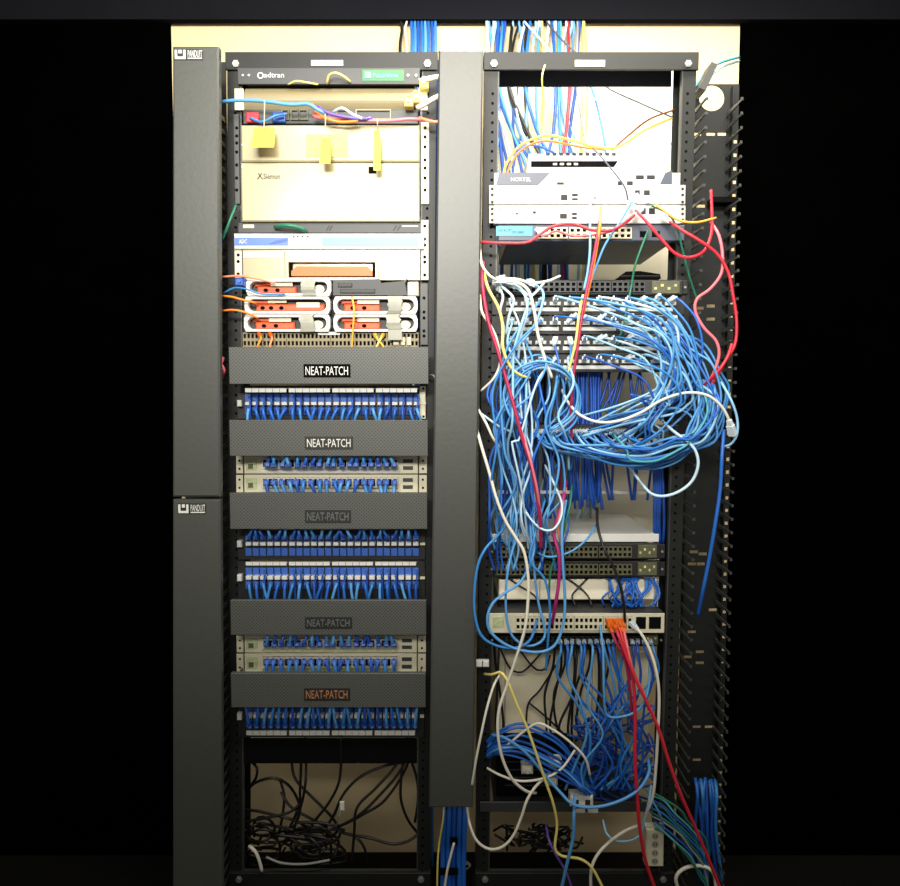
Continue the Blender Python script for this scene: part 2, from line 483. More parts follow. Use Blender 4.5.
for xw in (xf1, xf2):
    # slotted side strip that carries the fingers
    st = []
    mb = MB()
    z = .1
    while z < zb - .03:
        st.append((z - .004, z + .004)); z += .0333
    if False:
        hs = [(xw - .012, xw - .004, z0 + .0, z1 + .003) for z0, z1 in st]
        mb.holed(xw - .018, xw + .004, .02, zb - .01, YB - .006, YB - .001, hs)
    else:
        mb.box(xw + .010, xw + .012, YB - .018, YB - .001, .02, zb - .01)
    mb.build('side_strip', 'rack', t)
    fingers(t, xw if xw == xf2 else (lambda z: .593 + max(0, z - 1.35) * .014), -1 if xw == xf2 else 1, .115, zb - .05, -.005, YB - .007, .0333, 'rack_lip')
MB().box(xf1, xf2 + .002, -.005, YB - .01, 0, .02).build('foot', 'rack', t)
a = P(702, 90, 0.0); b2 = P(714, 64, 0.0)
MB().beam((a.x, .02, a.z), (b2.x, .02, b2.z), .016, .05).build('guide_arm', 'rack_lip', t)
MB().box(P(713, 200, .05).x, P(739, 200, .05).x, .05, .09, P(713, 200, .05).z - .005, P(713, 200, .05).z + .008).build('bracket', 'void', t)

# ================================================================== perforated horizontal covers
def cover_panel(y0, y1, label, lr, lm, back):
    Y = -.075
    x0, x1, z0, z1 = rect(229 + (y0 - 347) * .006, y0, 428.5 - (y0 - 347) * .0085, y1, Y)
    t = thing('horizontal_cable_manager', ((x0 + x1) / 2, Y, z0), label, 'cable manager', 'perforated covers on the left rack')
    mb = MB(); mb.rbox(x0, x1, Y, Y + .0025, z0, z1, .001); mb.box(x0, x1, Y + .0025, Y + .014, z1 - .0015, z1 - .0002); mb.box(x0, x1, Y + .0025, Y + .014, z0 + .0002, z0 + .0015)
    c = mb.build('front_cover', 'perforated', t)
    for a, b in ((x0 + .012, x0 + .014), (x1 - .014, x1 - .012)):
        MB().box(a, b, Y + .0145, -.022, z0 + .006, z1 - .006).build('side_plate', 'rack', t)
    MB().box(x0 + .016, x1 - .016, -.0055, -.003, z0 + .014, z1 - .014).build('back_plate', 'dark', t)
    lb = plate('label_plate', lr, Y - .0012, .001, back, c)
    lettering('NEAT-PATCH', (lr[0] + 2, lr[1] + 2.4, lr[2] - 2.5, lr[3] - 2.4), Y - .0016, lm, lb)
    return t
cover_panel(347, 384, 'topmost black perforated cover with framed white lettering, under the orange fibre trays', (303.5, 364, 350.5, 377.5), 'white', 'void')
cover_panel(420, 456, 'second black perforated cover, its white lettering shining brightest', (305, 436.5, 353, 449.5), 'white', 'dark')
cover_panel(493, 529, 'third black perforated cover with faint dark lettering, below the upper switch pair', (305, 510, 351, 523), 'dim_letter', 'dark')
cover_panel(600.5, 635, 'fourth black perforated cover with barely readable lettering, above the lower switch pair', (305, 617, 352, 629), 'dim_letter', 'dark')
cover_panel(673.5, 707.5, 'lowest black perforated cover with worn copper-coloured lettering', (304, 688, 350, 701), 'gold_letter', 'dark')

# ================================================================== patch panels of the left rack
def patch_panel(y0, y1, strip, ups, dash, label, ear=False, segs=None):
    Y = -.012
    k = (y0 - 388) * .0065
    X0, X1 = 245 + k * .6, 419.5 - k
    x0, x1, z0, z1 = rect(237 + k * .4, y0, 426 - k, y1, Y)
    t = thing('patch_panel', ((x0 + x1) / 2, Y, z0), label, 'patch panel', 'patch panels on the left rack')
    mb = MB(); mb.rbox(x0, x1, Y + .004, Y + .0075, z0, z1, .0005)
    f = mb.build('face_plate', 'dark', t)
    if strip:
        for i in range(4):
            a = X0 + (X1 - X0) / 4 * i; b = a + (X1 - X0) / 4 - 2
            ys = -.048 if y0 < 400 else Y
            s = MB(); xa, xb, za, zb = rect(a, strip[0], b, strip[1], ys)
            w = (xb - xa) / 6
            for j in range(6): s.box(xa + w * j, xa + w * (j + .93), ys + .001, ys + .004, za, zb)
            s.box(xa, xb, ys + .004, Y + .0039, zb - .002, zb)
            s.build('label_strip', 'white', t)
    # small icon tabs along the middle
    for i in range(24):
        cx = X0 + (X1 - X0) / 24 * (i + .5) + (i // 6 - 1.5) * .5
        xa, xb, za, zb = rect(cx - 2.7, dash - 1.8, cx + 2.7, dash + 1.7, Y - .014)
        MB().rbox(xa, xb, Y - .016, Y + .004, za, zb, .001).build('icon_tab', 'white', t)
        for u in ups:
            xa, xb, za, zb = rect(cx - 3.1, u - 4, cx + 3.1, u + 4, Y)
            MB().rbox(xa, xb, Y, Y + .004, za, zb, .001).build('jack', 'blue_jack', t)
    xa, xb, za, zb = rect(237.5, dash - 3.5, 242, dash + 3, Y - .006)
    MB().rbox(xa, xb, Y - .012, Y + .003, za, zb, .002).build('end_clip', 'white', t)
    xa, xb, za, zb = rect(420, dash - 1, 426 - k, dash + 1, Y - .004)
    MB().box(xa, xb, Y - .006, Y + .003, za, zb).build('wire_bar', 'ivory', t)
    if ear:
        e = plate('ear', (419.5, y0 + 1, 425.5, y1), Y - .004, .006, 'ivory', t)
        for yy in (y0 + 3, y1 - 2.5):
            p = P(423.5, yy, Y - .004); MB().disc((p.x, p.z), .003, p.y - .001, p.y + .001, 10).build('screw_hole', 'void', e)
    return X0, X1

PANELS = [
    # y0, y1, strip, jack rows, dash, label, ear, cord row, way
    (385.5, 419, (388, 392.3), (397.5, 411), 403.5, 'blue-filled patch panel under the topmost perforated cover, with a cream ear', True, 'under topmost perforated cover', 409, 1),
    (530, 560, None, (538, 552), 544, 'patch panel hanging right below the third perforated cover', False, 'under third perforated cover', 538, -1),
    (561.5, 599.5, (562, 565.5), (572, 585), 578, 'patch panel with bright label strip right above the fourth perforated cover', False, 'above fourth perforated cover', 584, 1),
    (708.5, 738, (731, 735.5), (711, 723), 716.5, 'lowest patch panel, under the last perforated cover and over the black blanking plate', False, 'under lowest perforated cover', 722, -1),
]
stuff = MB()
for (y0, y1, strip, ups, dash, label, ear, where, row, way) in PANELS:
    X0, X1 = patch_panel(y0, y1, strip, ups, dash, label, ear)
    for i in range(24):
        cx = X0 + (X1 - X0) / 24 * (i + .5) + (i // 6 - 1.5) * .5
        dx = rnd(-5, 5); mm = random.choice(['blue', 'blue', 'deep', 'azure', 'sky'])
        lab = f'blue patch cord, {NUM[23 - i]} from tall central cover, in patch panel {where}'
        e = (y1 + 12) if way > 0 else (y0 - 14)
        if y0 > 700:      # plugs show below, cords rise in front of the tabs
            pts = [(cx, row + 2, -.022), (cx + .5, row + 3.5, -.04), (cx + dx * .3, row - 4, -.052), (cx + dx * .8, y0 - 2, -.05), (cx + dx * 1.4, e, -.045)]
        elif way > 0:
            ext = rnd(-.054, -.044)
            pts = [(cx, row, -.022), (cx + .4, row + 1, ext), (cx + dx * .5, row + (y1 - row) * .55, ext - .004), (cx + dx, y1 + 1, -.05), (cx + dx * 1.6, e, -.044)]
        else:
            ext = rnd(-.054, -.044)
            pts = [(cx, row, -.022), (cx + .4, row - 1, ext), (cx + dx * .5, row - 5, ext - .004), (cx + dx, y0 - 3, -.05), (cx + dx * 1.6, e, -.044)]
        cord(pts, mm, lab, group=f'blue cords in the patch panel {where}', name='ethernet_cable', plug=1.0, plug_m='blue_jack', r=.0035, step=.004)
        # the second row of each panel: short cord ends behind the first, nobody can trace them
        row2 = ups[0] if abs(row - ups[0]) > abs(row - ups[1]) else ups[1]
        c2 = cx + 1.5; dd = rnd(-3, 3)
        e2 = y1 + 8 if y0 < 700 and row2 < dash or (y0 > 540 and y0 < 600) else y0 - 10
        if y0 == 530: e2 = y1 + 1
        if y0 == 530 or random.random() < .45: continue
        ym = (row2 + e2) / 2
        stuff.tube(spline([P(c2, row2, -.0215), P(c2 + .3, row2, -.036), P(c2 + dd * .5, ym, -.037), P(c2 + dd, e2, -.034)], .006), .0024, 6)
stuff.build('cable_ends', 'deep', None, label='short blue cord ends crowded behind the front cords of the patch panels', category='cables', kind='stuff')

# ================================================================== switches of the left rack
def left_switch(y0, y1, label, pale):
    Y = -.014
    k = (y0 - 455) * .006
    x0, x1, z0, z1 = rect(244 + k * .4, y0, 418 - k, y1, Y)
    t = thing('network_switch', ((x0 + x1) / 2, Y, z0), label, 'network switch', 'switches on the left rack')
    mb = MB(); mb.rbox(x0, x1, Y, .24, z0 + .0006, z1 - .0006, .0015)
    c = mb.build('chassis', pale, t)
    h = y1 - y0
    for (a, b) in ((236 + k * .4, 243 + k * .4), (419 - k, 427 - k)):
        e = plate('ear', (a, y0 + .5, b, y1 - .5), -.008, .004, pale, t)
        for f_ in (.28, .72):
            p = P((a + b) / 2, y0 + h * f_, -.008); MB().disc((p.x, p.z), .0028, p.y - .0008, p.y + .001, 10).build('screw', 'void', e)
    xa, xb, za, zb = rect(262 + k * .3, y0 + h * .14, 399 - k, y1 - h * .3, Y)
    for q in range(4):
        w = (xb - xa) / 4
        MB().lattice(xa + w * q + .002, xa + w * (q + 1) - .002, za, zb, Y - .007, 6, 1, .68, .006).build('port_block', ['ivory', 'void'], t)
    xa, xb, za, zb = rect(262 + k * .3, y1 - h * .24, 399 - k, y1 - h * .08, Y)
    MB().box(xa, xb, Y - .0012, Y - .0002, za, zb).build('indicator_strip', 'sage' if y0 > 600 else 'white', t)
    plate('status_badge', (246 + k * .4, y0 + h * .2, 257 + k * .4, y1 - h * .2), Y - .0012, .001, 'sage', t)
    plate('status_window', (248 + k * .4, y0 + h * .45, 253 + k * .4, y0 + h * .72), Y - .002, .0007, 'olive', t)
    for f_ in (.3, .68):
        plate('module_slot', (403 - k, y0 + h * (f_ - .1), 413 - k, y0 + h * (f_ + .1)), Y - .0012, .001, 'charcoal', t)
    return k
for si, (y0, y1, label, pale, where, way) in enumerate((
        (455.5, 474, 'cream network switch, upper of the pair below the second perforated cover', 'ivory', 'upper switch below second perforated cover', -1),
        (474.5, 493, 'cream network switch, lower of the pair, resting over the third perforated cover', 'ivory', 'lower switch over third perforated cover', 1),
        (635.5, 653, 'greyish network switch, upper of the pair below the fourth perforated cover', 'ivory', 'upper switch below fourth perforated cover', -1),
        (653.5, 673, 'greyish network switch with black module slots, directly over the lowest perforated cover', 'ivory', 'lower switch over lowest perforated cover', 1))):
    k = left_switch(y0, y1, label, pale)
    for i in range(18):
        cx = 263 + (398 - k - 263) / 18 * (i + .5) + rnd(-1, 1)
        dx = rnd(-4, 4) + (9 - i) * .15; mm = random.choice(['blue', 'azure', 'deep', 'sky', 'azure'])
        ext = rnd(-.058, -.046)
        lab = f'blue cord, {NUM[17 - i]} from tall central cover, in {where}'
        c0 = y0 + (y1 - y0) * .42
        if way > 0:
            pts = [(cx, c0, -.030), (cx, c0 + 1, ext), (cx + dx * .5, c0 + 7, ext - .003), (cx + dx, y1 + 2, -.052), (cx + dx * 1.5, y1 + 13, -.045)]
        else:
            pts = [(cx, c0 + 2, -.030), (cx, c0 + 1, ext), (cx + dx * .5, c0 - 3, ext - .003), (cx + dx, y0 - 3, -.052), (cx + dx * 1.5, y0 - 14, -.045)]
        cord(pts, mm, lab, group=f'blue cords in {where}', name='ethernet_cable', plug=1.25, plug_m='blue_jack', r=.0042, step=.004)

# ================================================================== upper gear of the left rack
def ear_holes(t, r4, Y, ys, m='ivory'):
    e = plate('ear', r4, Y, .004, m, t)
    for yy in ys:
        p = P((r4[0] + r4[2]) / 2, yy, Y)
        MB().disc((p.x, p.z), .0038, Y - .0008, Y + .001, 10).build('screw_hole', 'void', e)
    return e

# dark unit on top
r = rect(238, 68.5, 420, 85, -.006)
t = thing('router', base(r, -.006), 'slim dark unit with white and green lettering under the tidy rack top bar', 'router')
MB().rbox(*r[:2], -.010, -.0065, r[2], r[3], .001).build('front_panel', 'charcoal', t)
x0, x1, z0, z1 = rect(246, 72.5, 414, 84, -.006); MB().box(x0, x1, -.006, .076, z0, z1).build('chassis', 'dark', t)
lettering('adtran', (264, 72.5, 284, 77.5), -.0108, 'white', t)
e = MB(); p = P(260.5, 75.5, -.0108); 
for i in range(16):
    a = 2 * math.pi * i / 16; b = a + 2 * math.pi / 16
    e.prism([(p.x + math.cos(a) * .0075, p.z + math.sin(a) * .0075), (p.x + math.cos(b) * .0075, p.z + math.sin(b) * .0075), (p.x + math.cos(b) * .005, p.z + math.sin(b) * .005), (p.x + math.cos(a) * .005, p.z + math.sin(a) * .005)], -.0114, -.0104)
e.build('emblem', 'white', t)
g = plate('green_label', (362, 69.5, 404, 81), -.0108, .0008, 'green_label', t)
lettering('PatchView', (373, 73, 398, 77.5), -.0113, 'pale_label', g)
xa, xb, za, zb = rect(365, 72, 371, 78, -.0113); MB().box(xa, xb, -.0117, -.0109, za, zb).build('emblem', 'pale_label', g)
for xx in (243, 249, 408, 416):
    p = P(xx, 75.5, -.0105); MB().disc((p.x, p.z), .0028, -.0125, -.0102, 8).build('screw', 'steel', t)

# tan tray
r = rect(244, 86, 418, 110, -.006)
t = thing('rack_tray', base(r, -.006), 'plain tan metal tray with rounded front under the top dark unit', 'tray')
prof = [(-.006 + .014 * (1 - math.sin(math.pi * i / 10)) , r[2] + (r[3] - r[2]) * i / 10) for i in range(11)]
mb = MB(); mb.loft([[(x, y, z) for y, z in prof] + [(x, .22, r[3]), (x, .22, r[2])] for x in (r[0], r[1])])
mb.build('body', 'tan', t)
for xx in (r[0], r[1]):
    s_ = 1 if xx == r[0] else -1
    MB().box(min(xx - .022 * s_, xx - .001 * s_), max(xx - .022 * s_, xx - .001 * s_), -.006, -.002, r[2], r[3] - .006).build('ear', 'ivory', t)
    MB().box(min(xx - .001 * s_, xx - .003 * s_), max(xx - .001 * s_, xx - .003 * s_), -.0018, .06, r[2] + .004, r[3] - .01).build('bracket', 'ivory', t)

# dark unit with sockets
r = rect(243, 109.5, 418, 124, -.008)
t = thing('terminal_unit', base(r, -.008), 'dark unit with small olive sockets behind the purple and red cords', 'terminal unit')
MB().rbox(r[0], r[1], -.008, .22, r[2], r[3], .0015).build('chassis', 'charcoal', t)
for (a, b) in ((292, 298), (300, 307), (338, 348), (357, 390), (283, 288)):
    xa, xb, za, zb = rect(a, 111, b, 119, -.010)
    MB().holed(xa - .003, xb + .003, za - .003, zb + .003, -.0135, -.0083, [(xa, xb, za, zb)]).build('socket', 'tan' if b - a > 20 else 'olive', t)
for (a, b, m_) in ((246, 258, 'red'), (272, 285, 'deep')):
    plate('connector', (a, 112, b, 122), -.018, .009, m_, t, .002)

# cream double panel
Y = -.022
r = rect(241, 125, 419.5, 221.5, Y)
t = thing('distribution_box', base(r, Y), 'large blank cream panel with a seam, black latch and three hanging yellow tags', 'panel')
MB().rbox(r[0] + .004, r[1] - .004, Y + .010, .2, r[2] + .003, r[3] - .003, .002).build('housing', 'cream', t)
plate('upper_door', (241, 125, 419.5, 161.6), Y, .0095, 'cream', t, .003)
d = plate('lower_door', (241, 162.6, 419.5, 221.5), Y, .0095, 'cream', t, .003)
lettering('Siemon', (263.5, 173.5, 280, 179), Y - .0006, 'ink', d)
e = MB(); p = P(260, 176.3, Y - .0006)
for s in (-1, 1): e.beam((p.x - .006 * s, Y - .0006, p.z - .007), (p.x + .004 * s, Y - .0006, p.z + .007), .0018, .0010)
e.build('emblem', 'ink', d)
la = plate('latch', (368.5, 166.5, 376, 173), Y - .004, .0035, 'void', d, .001); plate('latch_plate', (362, 166.5, 368, 172), Y - .0015, .001, 'ivory', d)
plate('paper_label', (306, 134, 348, 157), Y - .0012, .0008, 'paper', t)
for (a, b) in ((243, 145), (416, 143), (243, 167), (416, 167)):
    p = P(a, b, Y); MB().disc((p.x, p.z), .0028, Y - .0015, Y - .0002, 8).build('screw', 'steel', t)
ear_holes(t, (234, 114, 239.5, 204), -.006, [128, 136, 143, 152, 165, 178, 190], 'rack_lip')
ear_holes(t, (421, 122, 429, 204), -.006, [128, 137, 147, 160, 168, 178, 190], 'ivory')

def tag(top, card, label, bend=0):
    x, y, Yt = top
    t = thing('hanging_tag', P(x, (card[1] + card[3]) / 2, -.05), label, 'tag')
    MB().tube(spline([P(x, y, Yt), P(x + .5, y + 4, -.075), P(x, card[1] + 3, -.052)], .006), .0013, 6).build('string', 'ivory', t)
    x0, x1, z0, z1 = rect(*card, -.052)
    mb = MB(); n = 8; rows = []
    for i in range(n + 1):
        f = i / n; z = z1 + (z0 - z1) * f; y_ = -.05 - bend * f * f * .02
        wv = .06 * (f * (1 - f)) * (x1 - x0)
        rows.append([(x0 - wv + f * bend * -.003, y_, z), (x1 + wv + f * bend * .003, y_, z), (x1 + wv + f * bend * .003, y_ + .0008, z), (x0 - wv + f * bend * -.003, y_ + .0008, z)])
    mb.loft(rows); mb.build('card', 'note', t)
tag((264, 100, -.060), (254, 127, 274, 150), 'broad yellow sticky note hanging by a string in front of the cream panel', 1)
tag((325, 114, -.060), (321, 138, 330, 165), 'narrow yellow tag hanging before the pale paper label on the cream panel', .6)
tag((377, 119, -.060), (374, 130, 380, 171), 'long thin yellow tag hanging beside the black latch of the cream panel', .3)

# thin dark bar with marks
r = rect(238, 222.5, 422, 233, -.012)
t = thing('filler_plate', base(r, -.012), 'thin dark grey panel with small white marks right below the cream panel', 'panel')
MB().rbox(r[0], r[1], -.012, -.006, r[2], r[3], .001).build('face_plate', 'charcoal', t)
plate('label_strip', (243, 224.5, 254, 228), -.0126, .0005, 'ivory', t)
for cx in (328, 331, 395, 399):
    p = P(cx, 228, -.0126); MB().beam((p.x - .004, -.0126, p.z - .006), (p.x + .004, -.0126, p.z + .006), .0014, .0006).build('mark', 'ink', t)
xa, xb, za, zb = rect(402, 225.6, 418, 226.8, -.0126); MB().box(xa, xb, -.0131, -.0121, za, zb).build('lettering', 'ivory', t)

# white fibre enclosure with blue stripes and an orange bar
Y = -.02
r = rect(234, 234, 424, 281, Y)
t = thing('fibre_enclosure', base(r, Y), 'white fibre enclosure with blue stripes and an orange bar in its window', 'fibre enclosure')
x0, x1, z0, z1 = rect(243, 250, 420, 280, Y)
wx0, wx1, wz0, wz1 = rect(288.5, 262, 375.5, 277.5, Y)
MB().holed(x0, x1, z0, z1, Y, Y + .012, [(wx0, wx1, wz0, wz1)]).build('body_front', 'cream', t)
MB().box(x0, x1, Y + .0125, .2, z0, z1).build('housing', 'cream', t)
pl = plate('head_strip', (234, 233.5, 424, 249), Y - .003, .012, 'white', t, .002)
a = plate('blue_stripe', (234.5, 237.5, 288, 245.5), Y - .004, .0008, 'navy_label', pl)
lettering('ADC', (239, 239.5, 247, 243.5), Y - .0045, 'white', a)
q = [(269, 244), (276, 240.5), (288, 238), (288, 240.5), (279, 243)]
pts = [P(*w, Y - .0045) for w in q]; MB().prism([(w.x, w.z) for w in pts], Y - .005, Y - .0042).build('swoosh', 'deep', a)
plate('pale_stripe', (322, 237.5, 418, 246), Y - .004, .0008, 'pale_label', pl)
for xx in (293, 297, 302, 307): plate('mark', (xx, 235.5, xx + 1.5, 237.5), Y - .0042, .001, 'ink', pl)
for rr in ((243, 251.5, 284, 258), (288, 251.5, 374, 258), (379, 251.5, 418, 258)): plate('recess_band', rr, Y - .001, .0008, 'ivory', t)
for xx in (284.5, 378): plate('seam', (xx, 251, xx + .8, 279), Y - .0008, .0006, 'tan', t)
bar = MB(); xa, xb, za, zb = rect(291.5, 266.5, 372.5, 276, Y + .004)
bar.prism([(xa + .012, zb), (xb - .012, zb), (xb, (za + zb) / 2), (xb, za), (xa, za), (xa, (za + zb) / 2)], Y + .002, Y + .0105); bar.build('orange_bar', 'orange', t)
for xx in ((289, 292.5), (372.5, 375)):
    plate('window_end', (xx[0], 262.5, xx[1], 277), Y + .006, .004, 'void', t)
e = ear_holes(t, (234.5, 249.5, 242, 280), Y + .004, [255, 261.5, 274], 'ivory'); ear_holes(t, (421, 220, 428.5, 280), Y + .006, [226, 239, 245, 257, 262, 275], 'white')

# fibre cassettes
def cassette(r4, label, kind):
    Y = -.034
    x0, x1, z0, z1 = rect(*r4, Y)
    t = thing('fibre_cassette', base((x0, x1, z0, z1), Y), label, 'fibre tray', 'fibre trays above the topmost perforated cover')
    h = z1 - z0; m_ = .12 * h
    # white frame with a stadium window
    a = stadium(x0 + .008, x1 - .008, z0 + m_ * 1.2, z1 - m_ * 1.2, 8)
    cx, cz = (x0 + x1) / 2, (z0 + z1) / 2; n = len(a)
    out = []
    hw, hh = (x1 - x0) / 2, h / 2
    for (x, z) in a:
        dx, dz = x - cx, z - cz
        xx, zz = x, z
        if abs(dx) < hw - .02: zz = z1 if dz > 0 else z0
        else:
            ang = math.atan2(dz, dx - math.copysign(hw - .02, dx)); s = min(.02 / max(abs(math.cos(ang)), 1e-6), hh / max(abs(math.sin(ang)), 1e-6))
            xx = cx + math.copysign(hw - .02, dx) + math.cos(ang) * s; zz = cz + math.sin(ang) * s
        out.append((xx, zz))
    mb = MB(); b = len(mb.v)
    for rr, yy in ((out, Y), (a, Y), (a, Y + .02), (out, Y + .02)): mb.v += [(x, yy, z) for x, z in rr]
    for k in range(4):
        for i in range(n):
            j = (i + 1) % n; k2 = (k + 1) % 4
            mb.f.append((b + k * n + i, b + k * n + j, b + k2 * n + j, b + k2 * n + i)); mb.mi.append(0); mb.sm.append(False)
    mb.build('frame', 'white', t)
    MB().box(x0 + .002, x1 - .002, Y + .0205, Y + .022, z0 + .001, z1 - .001).build('tray_back', 'dark', t)
    w = x1 - x0
    e = {'full': .93, 'half': .58, 'short': .55}[kind]
    o = MB().rbox(x0 + w * .12, x0 + w * e, Y + .010, Y + .020, z0 + h * .16, z0 + h * .58, .003).build('adapter_block', 'rust', t)
    MB().rbox(x0 + w * .08, x0 + w * .34, Y + .013, Y + .020, z0 + h * .58, z0 + h * .84, .003).build('adapter_block', 'rust', t)
    for f_ in (.2, .3, .42) if kind == 'full' else (.22, .36):
        MB().disc((x0 + w * f_, z0 + h * .36), .0042, Y + .008, Y + .0101, 10, 0, 1.3).build('port', 'void', o)
    if kind == 'full':
        MB().box(x0 + w * .60, x0 + w * .87, Y + .008, Y + .0099, z0 + h * .38, z0 + h * .68).build('paper_label', 'ivory', t)
        MB().box(x0 + w * .26, x0 + w * .48, Y + .012, Y + .0128, z0 + h * .66, z0 + h * .9).build('clip', 'ivory', t)
    else:
        MB().box(x0 + w * .28, x0 + w * .54, Y + .008, Y + .0098, z0 + h * .6, z0 + h * .86).build('paper_label', 'ivory', t)
        MB().disc((x0 + w * .85, z0 + h * .42), .010, Y + .009, Y + .0195, 14, 0, 1.3).build('spool', 'ivory', t)
    # crumpled grey tape that wraps the front
    if kind != 'full':
        rows = []
        f0, f1 = (.66, .82) if kind == 'half' else (.64, .80)
        for i in range(7):
            f = i / 6; z = z0 + h * (-.02 + 1.04 * f)
            j = rnd(-.004, .004); y_ = Y - .003 - .004 * math.sin(f * 3.1) + rnd(-.001, .001)
            rows.append([(x0 + w * f0 + j, y_, z), (x0 + w * f1 + j + rnd(-.003, .003), y_ - .001, z), (x0 + w * f1 + j, y_ + .0015, z), (x0 + w * f0 + j, y_ + .0015, z)])
        MB().loft(rows).build('tape', 'grey_tape', t)
cassette((246, 279, 331, 295.5), 'orange fibre tray, top of the column nearest the outer duct', 'half')
cassette((244.5, 296.5, 330, 313.5), 'orange fibre tray without grey tape, middle of the outer column', 'full')
cassette((244, 314.5, 330, 331.5), 'orange fibre tray, bottom of the outer column, directly on the port strip', 'half')
cassette((333.5, 296.5, 417.5, 313.5), 'orange fibre tray under the black empty slot', 'short')
cassette((333.5, 314.5, 417.5, 331.5), 'orange fibre tray with torn tape at the bottom beside the central cover', 'short')
# the dark open slot box beside the top tray
Y = -.03
x0, x1, z0, z1 = rect(333, 280, 408, 295.5, Y)
t = thing('slot_shield', base((x0, x1, z0, z1), Y), 'crooked black slot cover lying on the inner column of orange trays', 'cover')
p = [P(333, 280, Y), P(380, 279, Y), P(381, 283, Y), P(403, 281, Y), P(407.5, 278.5, Y), P(405, 283, Y), P(407, 295.3, Y), P(333, 295.3, Y)]
MB().prism([(w.x, w.z) for w in p], Y, Y + .028).build('shell', 'charcoal', t)
for (a, b, c, d) in ((338, 283, 352, 287), (340, 289, 375, 293)): plate('bent_flap', (a, b, c, d), Y - .003, .0025, 'dark', t)
x0, x1, z0, z1 = rect(238, 281.5, 421, 334, .0)
t = thing('mounting_bracket', base((x0, x1, z0, z1), .0), 'black sheet frame behind the orange fibre trays', 'frame')
MB().box(x0 + .012, x1 - .008, .001, .004, z0, z1).build('back_plate', 'rack', t)
xa, xb, za, zb = rect(407, 281, 419, 296, -.012)
MB().rbox(xa, xb, -.012, .0, za, zb, .002).build('cream_block', 'cream', t)
ear_holes(t, (420, 283, 428, 345), -.008, [298, 312, 318, 331, 336], 'rack_lip')

# coupler strip with two rows of holes
r = rect(243, 332.5, 419, 347, -.02)
t = thing('coupler_strip', base(r, -.02), 'strip of small square holes between orange trays and topmost perforated cover', 'port strip')
for q in range(4):
    w = (r[1] - r[0]) / 4
    MB().lattice(r[0] + w * q, r[0] + w * (q + 1) - .001, r[2], r[3], -.022, 11, 2, .6, .008).build('port_block', ['tan', 'void'], t)
plate('paper_label', (318, 331.8, 340, 335), -.0235, .001, 'white', t)
for (a, b) in ((393, 399), (400.5, 405), (407, 411)): plate('dust_cap', (a, 337, b, 345.5), -.027, .004, 'ivory', t, .002)
o = plate('torn_tape', (388, 330, 402, 340), -.041, .0008, 'grey_tape', t)

# blanking plate below the lowest patch panel
r = rect(244, 738.5, 417, 763.5, -.004)
t = thing('blanking_plate', base(r, -.004), 'black blanking plate right above the coiled power cords', 'panel')
MB().rbox(r[0], r[1], -.0045, -.001, r[2], r[3], .001).build('face_plate', 'void', t)
for xx in (320, 358):
    p = P(xx, 764.5, -.004); MB().disc((p.x, p.z + .002), .0025, -.0065, -.0046, 8).build('screw', 'steel', t)

# ================================================================== right rack gear
# white console on top
Y = -.0
r = rect(527, 152, 620.5, 172, Y)
t = thing('console_unit', base(r, Y), 'small white unit with a black display strip standing on the white switches', 'console')
pts = [P(527, 172.6, Y), P(622, 172.6, Y), P(620, 154, Y), P(529, 154, Y)]
MB().prism([(w.x, w.z) for w in pts], Y, Y + .17).build('body', 'white', t)
pts = [P(531, 167, Y - .001), P(614, 167, Y - .001), P(618, 161, Y - .001), P(531, 161, Y - .001)]
s = MB().prism([(w.x, w.z) for w in pts], Y - .0012, Y - .0002).build('display_strip', 'void', t)
for i in range(4): plate('indicator', (553 + i * 7, 163, 557 + i * 7, 165), Y - .002, .0006, 'ivory', s)
for i in range(11): plate('vent_slot', (546 + i * 6.6, 152.6, 550 + i * 6.6, 155.4), Y - .002, .0018, 'ink', t)
lettering('SL 100', (532, 168.6, 544, 171.4), Y - .0006, 'dim_letter', t)

def right_switch(r4, Y, label, depth, m, ears=True):
    r = rect(*r4, Y)
    t = thing('network_switch', base(r, Y), label, 'network switch')
    w = (r4[2] - r4[0])
    mb = MB().rbox(r[0] + (.012 if ears else 0), r[1] - (.012 if ears else 0), Y, -.007, r[2], r[3] - .0006, .002)
    mb.box(r[0] + .034, r[1] - .038, -.007, depth, r[2], r[3] - .0007)
    c = mb.build('chassis', m, t)
    return t, c
# upper white switch
Y = -.03
t, c = right_switch((489, 172.5, 685.5, 204, ), Y, 'white switch with a dark slanted name wedge, upper of the white pair', .2, 'white')
pts = [P(496, 185, Y - .001), P(538, 185, Y - .001), P(550, 172.8, Y - .001), P(499, 172.8, Y - .001)]
wd = MB().prism([(w.x, w.z) for w in pts], Y - .002, Y - .0004).build('name_wedge', 'slate', t)
lettering('NORTEL', (511, 177.5, 531, 181.3), Y - .0026, 'white', wd)
pts = [P(660, 184, Y - .001), P(672, 184, Y - .001), P(672, 170.5, Y - .001), P(665, 173, Y - .001)]
MB().prism([(w.x, w.z) for w in pts], Y - .002, Y - .0004).build('end_wedge', 'slate', t)
for (a, b, c_, d) in ((557, 182, 564, 184.5), (561, 194.5, 567.5, 200), (572, 193.5, 578, 196), (572, 198, 578, 200), (618, 181, 622, 185), (627, 181, 633, 185), (636, 175, 644, 179), (647, 175, 655, 179), (635, 190, 640, 195), (644, 190, 650, 195)):
    plate('port', (a, b, c_, d), Y - .0016, .0014, 'ink', t)
for xx in (489.2, 679.5):
    e = plate('ear', (xx, 185, xx + 6, 204), Y + .004, .004, 'ivory', t)
    for yy in (189, 195, 202):
        p = P(xx + 3, yy, Y + .004); MB().disc((p.x, p.z), .0035, Y + .0025, Y + .005, 8).build('screw_hole', 'ink', e)
